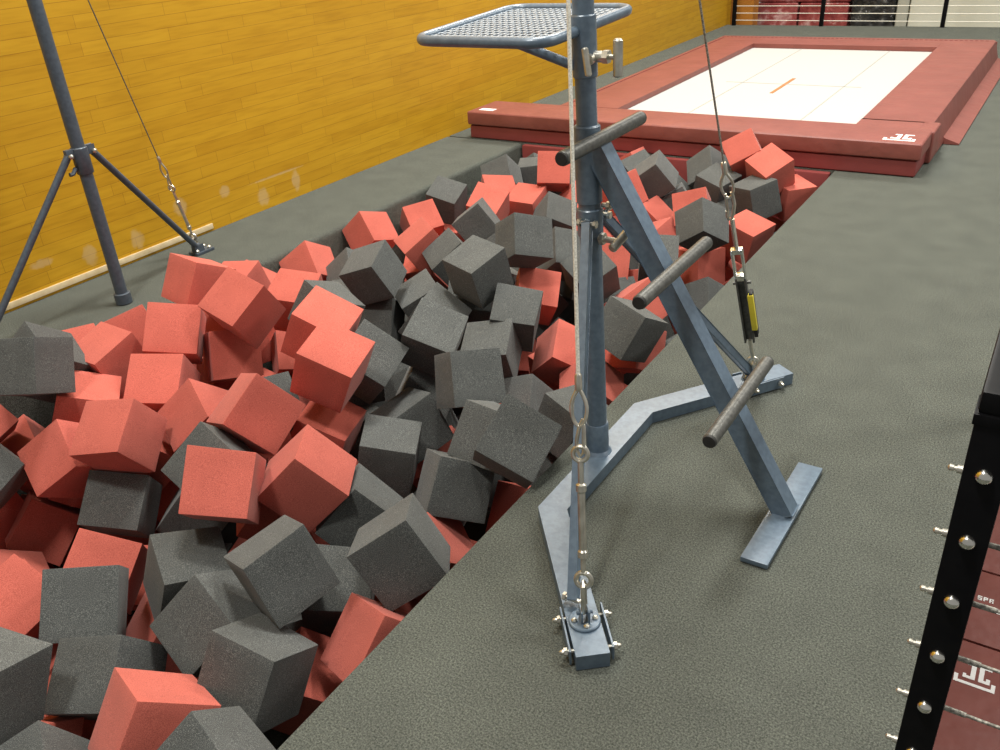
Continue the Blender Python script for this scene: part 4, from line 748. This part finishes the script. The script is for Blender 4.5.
# ------------------------------------------------------------------ guy wires with turnbuckles
def on(A, T, s): return A + (T - A).normalized() * s
def guy(name, label, A, T, f, style, side, wr=.0027, wm='cable_dark'):
    # f: distances from the anchor (m): hook, lower body end, upper body start, eye, ferrule
    d = (T - A).normalized(); s = V(side); s = (s - d * s.dot(d)).normalized(); n = d.cross(s)
    P = lambda t: A + d * t
    t = thing(name, label, 'guy wire', A, 'guy wires')
    m = MB(); m.rod(P(f['ferrule']), T, wr, n=10); m.build('wire', M[wm], t)
    m = MB(); m.lathe(P(f['ferrule'] - .012), d, [(0, .006), (.004, .008), (.032, .008), (.036, .006)], 12)
    k = f['thimble']; c = P((k + f['ferrule']) / 2 - .004); hl = (f['ferrule'] - k) / 2
    pts = []
    for i in range(24):
        q = 2 * PI * i / 24; w = .017 * (1 - .75 * max(0, math.sin(q)) ** 1.5)
        pts.append(c + s * math.cos(q) * w + d * math.sin(q) * hl)
    m.tube(pts, .0042, 8, True); m.build('thimble', M['zinc'], t)
    m = MB()
    if style == 'slim':
        e = P(f['eye']); m.ring(e, n, .016, .0055)
        m.tube([P(k + .012) + s * .008, P(k - .004), P(f['eye'] + .03) - s * .007, P(f['eye'] + .008) - s * .008, P(f['eye'] - .006), P(f['eye'] + .004) + s * .008, P(f['eye'] + .03) + s * .008, P(k) + s * .009], .0042, 8)
        m.build('snap_hook', M['zinc'], t)
        m = MB(); m.rod(P(f['eye'] - .014), P(f['body1'] - .005), .0065, n=10)
        m.lathe(P(f['body1']), -d, [(0, .006), (.004, .0115), (.018, .0115), (.022, .0085), (f['body1'] - f['body0'] - .022, .0085), (f['body1'] - f['body0'] - .018, .0115), (f['body1'] - f['body0'] - .004, .0115), (f['body1'] - f['body0'], .006)], 12)
        m.rod(P(f['body0'] + .004), P(f['hook'] + .016), .006, n=10); m.build('turnbuckle', M['zinc'], t)
        m = MB(); m.ring(P(f['hook']), n, .017, .006)
        m.tube([P(f['hook'] - .012) + n * .010, P(f['hook'] - .004), P(f['hook'] - .012) - n * .010, P(.012) - n * .012, P(.0) - n * .008, P(0) + n * .008, P(.012) + n * .012], .005, 8, True)
        m.build('shackle', M['zinc'], t)
    else:
        e = P(f['eye'])
        m.tube([P(k + .014) + s * .010, P(k - .002) + s * .012, P(f['eye'] + .05) + s * .013, P(f['eye'] + .02) + s * .006, P(f['eye'] - .002) - s * .002, P(f['eye'] + .012) - s * .012, P(f['eye'] + .03) - s * .010], .0052, 8)
        m.rod(P(k + .01) - s * .008, P(f['eye'] - .0) - s * .010, .004, n=8)
        m.build('snap_hook', M['zinc'], t)
        m = MB(); m.rod(P(f['eye'] + .002), P(f['body1']), .007, n=10)
        b0, b1 = f['body0'], f['body1']; mid = b0 + (b1 - b0) * .71
        m.obox(P(b1 - .008), s * .017, n * .012, d * .008, bev=.003); m.obox(P(mid), s * .017, n * .012, d * .010, bev=.003)
        for q in (-1, 1): m.obox(P((b1 + mid) / 2) + s * q * .014, s * .0035, n * .011, d * (b1 - mid) / 2, bev=.001)
        m.build('turnbuckle', M['chrome'], t)
        m = MB()
        for q in (-1, 1): m.obox(P((mid + b0) / 2) + s * q * .013, s * .003, n * .013, d * (mid - b0) / 2, bev=.001)
        m.obox(P((mid + b0) / 2) + n * .010, s * .013, n * .002, d * (mid - b0) / 2); m.rod(P(mid - .022) - s * .025, P(mid - .022) + s * .028, .005, n=8)
        m.build('tensioner', M['rung'], t)
        m = MB(); m.obox(P((mid + b0) / 2 - .016) + s * .024, s * .006, n * .016, d * (mid - b0) * .34, bev=.004); lv = m.build('lever', M['rubber'], t)
        m = MB(); m.obox(P((mid + b0) / 2 - .004) + s * .022 - n * .010, s * .0085, n * .009, d * (mid - b0) * .27, bev=.003); m.build('warning_tag', M['yellow'], t)
        m = MB(); m.rod(P(b0 + .004), P(f['hook'] + .016), .006, n=10); m.ring(P(f['hook']), n, .015, .0055)
        m.tube([P(f['hook'] - .008) + n * .009, P(f['hook'] - .001), P(f['hook'] - .008) - n * .009, P(.010) - n * .011, P(.0) - n * .008, P(0) + n * .008, P(.010) + n * .011], .005, 8, True)
        m.build('shackle', M['zinc'], t)
    return t
TOP = V((-1.040, PY + .03, 2.58))
guy('guy_wire', 'steel guy wire and turnbuckle hooked to the stand foot nearest the front, before the post', NA, TOP, dict(hook=.075, body0=.125, body1=.30, eye=.365, thimble=.43, ferrule=.515), 'slim', (.84, .21, 0), .0042, 'cable')
guy('guy_wire', 'steel guy wire with a yellow tagged tensioner hooked to the stand foot behind the ladder', FA, V((-1.012, PY + .03, 2.6)), dict(hook=.035, body0=.118, body1=.462, eye=.56, thimble=.635, ferrule=.718), 'frame', (.84, .21, 0), .003, 'cable_dull')

# ------------------------------------------------------------------ upright on the wall side
LX, LY = -3.385, 2.0
sl = thing('high_bar_stand', 'slim blue-grey upright on two braces beside the plank wall', 'gym stand', (LX, LY, 0))
m = MB()
m.lathe((LX, LY, .004), (0, 0, 1), [(0, .036), (.045, .036), (.048, .031), (.048, .0265), (.60, .0265)])
m.lathe((LX, LY, .59), (0, 0, 1), [(0, .032), (.003, .034), (.105, .034), (.108, .031), (.108, .0272), (2.0, .0272)])
m.build('post', M['slate'], sl)
LA = V((-3.57, 2.575, .04)); LA2 = V((-3.50, 1.45, .04))
for e, sg in ((LA2, -1), (LA, 1)):
    a = V((LX, LY + sg * .054, .672))
    m = MB(); m.rod(a, e, .0145, n=12); br = m.build('brace', M['slate'], sl)
    m = MB(); m.bar((LX, LY + sg * .03, .68), (LX, LY + sg * .064, .68), .02, .034); m.build('lug', M['slate'], sl)
    m = MB(); m.rod(a - V((.026, 0, 0)), a + V((.026, 0, 0)), .006, n=8); m.lathe(a + V((.018, 0, 0)), (1, 0, 0), [(0, .010), (.008, .010), (.012, .004)], 8); m.build('bolt', M['zinc'], br)
    m = MB(); m.obox((e.x - .01, e.y + sg * .03, .008), (.034, 0, 0), (0, .055, 0), (0, 0, .007), bev=.002)
    m.bar((e.x, e.y - .02, .03), (e.x, e.y + .03, .03), .03, .04); ap = m.build('anchor_plate', M['slate'], sl)
    for q in ((.012, -.01), (.012, .065), (-.03, .065)):
        m = MB(); m.lathe((e.x + q[0], e.y + sg * q[1], .015), (0, 0, 1), [(0, .010), (.009, .010), (.016, .004)], 8); m.build('anchor_bolt', M['zinc'], ap)
m = MB(); m.tube([(LX, LY - .036, .62), (LX, LY - .055, .600), (LX, LY - .07, .600)], .009, 8); m.build('stop', M['slate'], sl)
guy('guy_wire', 'thin steel guy wire with turnbuckle anchored beside the plank wall', LA + V((-.025, .02, .005)), V((-3.42, 1.97, 2.6)), dict(hook=.045, body0=.09, body1=.255, eye=.325, thimble=.385, ferrule=.47), 'slim', (.84, .21, 0))

# ------------------------------------------------------------------ corner railing beside the camera
RX, RY, RW = .006, .78, .036
rp = thing('railing', 'black corner railing post with bolted steel cables at the walkway edge', 'railing', (RX, RY, 0))
m = MB(); m.box((RX - RW / 2, RY - RW / 2, 0), (RX + RW / 2, RY + RW / 2, 1.03), bev=.002)
pb = m.build('post', M['black'], rp)
m = MB(); m.box((RX - RW / 2 - .0, RY - RW / 2, 1.028), (RX + .05, 2.6, 1.052), bev=.005); m.box((RX + .03, RY - .03, 1.028), (1.4, RY + .03, 1.052), bev=.005)
m.build('handrail', M['black'], rp)
m = MB(); m.box((RX - RW / 2 - .0018, RY - RW / 2 - .0018, 1.018), (RX + RW / 2 + .0018, RY + RW / 2 + .0018, 1.029), bev=.001); m.build('bracket', M['black'], rp)
for k in range(11):
    z = .966 - k * .0765
    m = MB(); m.lathe((RX, RY - RW / 2 + .001, z), (0, -1, 0), [(0, .0078), (.003, .0078), (.006, .0064), (.008, .0036), (.0085, .001)], 16); m.build('bolt', M['chrome'], pb)
    zz = z - .010
    m = MB(); m.lathe((RX - RW / 2 + .001, RY, zz), (-1, 0, 0), [(0, .0050), (.0015, .0050), (.0015, .0042), (.006, .0042), (.006, .0025), (.009, .0025), (.009, .0034), (.0125, .0034), (.014, .0015)], 12); m.build('acorn_nut', M['zinc'], pb)
    m = MB(); m.rod((RX + RW / 2 - .001, RY, zz), (RX + .04, RY, zz), .0030, n=10); m.rod((RX + .035, RY, zz), (1.4, RY, zz), .0019, n=8)
    m.build('cable', M['cable_dull'], rp)
    m = MB(); m.rod((RX, RY + RW / 2, z), (RX, 2.6, z), .0028, n=8); m.build('cable', M['cable_dull'], rp)
m = MB(); m.box((1.36, RY - RW / 2, 0), (1.4, RY + RW / 2, 1.03)); m.build('post', M['black'], rp)
m = MB(); m.box((RX - RW / 2, 2.56, 0), (RX + RW / 2, 2.6, 1.03)); m.build('post', M['black'], rp)

# lower trampoline seen through the railing
ZL = -1.72
lt = thing('trampoline_pad', 'maroon trampoline padding with a white emblem on the lower floor beyond the railing', 'trampoline pad', (1.0, 3.4, -1.9))
def lowpad(y0, y1): 
    m = MB(); m.box((-.02 + .04, y0, -1.895), (2.4, y1, ZL), bev=.012); return m.build('pad', M['vinyl'], lt)
p1 = lowpad(1.4, 3.55)
p2 = lowpad(3.56, 4.10); p3 = lowpad(4.11, 5.6)
m = MB(); m.box((.045, 3.80, ZL + .0005), (2.38, 3.835, ZL + .002)); m.build('stripe', M['white'], p2)
m = MB(); emblem(m, .106, 3.27, ZL + .0005, .165)
m.build('emblem', M['white'], p1)
m = MB()
def glyphs(mb, text, x, y, h, z):
    G = {'S': '111100111001111', 'P': '111101111100100', 'I': '010010010010010', 'E': '111100111100111', 'H': '101101111101101', 'L': '100100100100111', 'O': '111101101101111', 'A': '111101111101101', 'R': '111101110101101'}
    p = h / 5
    for ch in text:
        if ch in G:
            for r in range(5):
                for c in range(3):
                    if G[ch][r * 3 + c] == '1': mb.box((x + c * p, y + (4 - r) * p, z), (x + (c + 1.02) * p, y + (5.02 - r) * p, z + .0015))
        x += p * 4
glyphs(m, 'SPR IEEE', .135, 3.865, .032, ZL + .0005)
m.build('lettering', M['white'], p2)

# ------------------------------------------------------------------ far railing and the store of mats behind it
fr = thing('railing', 'black posts with thin horizontal cables along the far deck edge', 'railing', (-2.0, 11.0, 0))
for x in (-3.70, -2.655, -1.365, -.1):
    m = MB(); m.box((x - .022, 10.98, 0), (x + .022, 11.02, 1.05), bev=.002); m.build('post', M['black'], fr)
m = MB(); m.box((-3.74, 10.97, 1.04), (0, 11.03, 1.07), bev=.004); m.build('handrail', M['black'], fr)
for k in range(12):
    z = .06 + k * .08
    m = MB(); m.rod((-3.72, 11.0, z), (0, 11.0, z), .004, n=6); m.build('cable', M['cable'], fr)
def block(name, label, cat, x0, x1, y0, y1, z0, z1, mat, bev=.03, group=None):
    m = MB(); m.box((x0, y0, z0), (x1, y1, z1), bev=bev, seg=3); o = m.build(name, mat); tag(o, label, cat, group); return o
zt = -1.9
g = 'wrapped mats behind the far railing'

block('wrapped_mat', 'shrink-wrapped red mat bundle next to the dark gap behind the far railing', 'mat', -3.797, -3.269, 12.2, 13.1, zt, 0.122, M['wrap_red'], group=g)
block('wrapped_mat', 'shrink-wrapped red mat bundle between the other red one and the black bundle', 'mat', -3.244, -2.631, 12.2, 13.1, zt, 0.120, M['wrap_red'], group=g)
block('wrapped_mat', 'red mat lying on top of the bundles behind the far railing', 'mat', -3.797, -2.619, 12.219999999999999, 13.1, 0.125, 0.621, M['wrap_red'], group=g)
block('wrapped_mat', 'shrink-wrapped black mat bundle behind the far railing', 'mat', -2.594, -2.085, 12.2, 13.1, zt, 0.752, M['wrap_black'], group=g)
block('crash_mat', 'narrow greyish upright crash mat beside the black bundle', 'mat', -2.062, -1.925, 12.2, 12.7, zt, 1.6, M['pale_grey'], group='pale upright mats')
block('crash_mat', 'wide cream upright crash mat behind the far railing', 'mat', -1.913, -1.523, 12.2, 12.7, zt, 1.6, M['pale'], group='pale upright mats')
block('crash_mat', 'cream upright crash mat at the open end of the far railing', 'mat', -1.512, -0.522, 12.2, 12.7, zt, 1.6, M['pale'], group='pale upright mats')


# ------------------------------------------------------------------ light, world, camera
w = bpy.data.worlds.new('gym'); bpy.context.scene.world = w; w.use_nodes = True
bg = w.node_tree.nodes['Background']; bg.inputs['Color'].default_value = (1.0, .97, .92, 1); bg.inputs['Strength'].default_value = 0.3
def area(name, loc, size, power, target=None, colr=(1, .97, .9)):
    l = bpy.data.lights.new(name, 'AREA'); l.shape = 'RECTANGLE'; l.size, l.size_y = size; l.energy = power; l.color = colr
    o = bpy.data.objects.new(name, l); col.objects.link(o); o.location = loc
    d = (V(target) - V(loc)) if target else V((0, 0, -1)); o.rotation_euler = d.to_track_quat('-Z', 'Y').to_euler()
    return o

area('gym_or_fill_light', (-1.65, -.5, 6.6), (.7, .7), 270)
area('gym_or_fill_light', (-1.9, 3.6, 6.4), (1.2, 1.2), 400)
area('gym_or_fill_light', (2.6, 4.8, 6.2), (1.0, 1.0), 220)
area('gym_or_fill_light', (-3.0, 8.4, 6.2), (1.4, 1.4), 380)
area('gym_or_fill_light', (1.5, 9.5, 6.2), (1.2, 1.2), 220)
area('gym_or_fill_light', (3.6, 3.6, 3.6), (1.2, 1.2), 110)  # unseen fill lamp, added only to brighten the lower trampoline pad

cam = bpy.data.cameras.new('camera'); co = bpy.data.objects.new('camera', cam); col.objects.link(co)
cam.sensor_width = 36; cam.lens = 851.25 / 1000 * 36; cam.clip_start = .05; cam.clip_end = 60
Rm = Matrix(((0.84153772, 0.53665782, -0.06174673), (0.21327952, -0.43509353, -0.87476024), (-0.49631252, 0.72297442, -0.48060573)))
mw = Matrix((Rm[0], -Rm[1], -Rm[2])).transposed().to_4x4(); mw.translation = V((0, 0, H)); co.matrix_world = mw
sc = bpy.context.scene; sc.camera = co
sc.view_settings.view_transform = 'Standard'; sc.view_settings.look = 'None'; sc.view_settings.gamma = 1; sc.view_settings.exposure = 0; sc.view_settings.use_curve_mapping = False
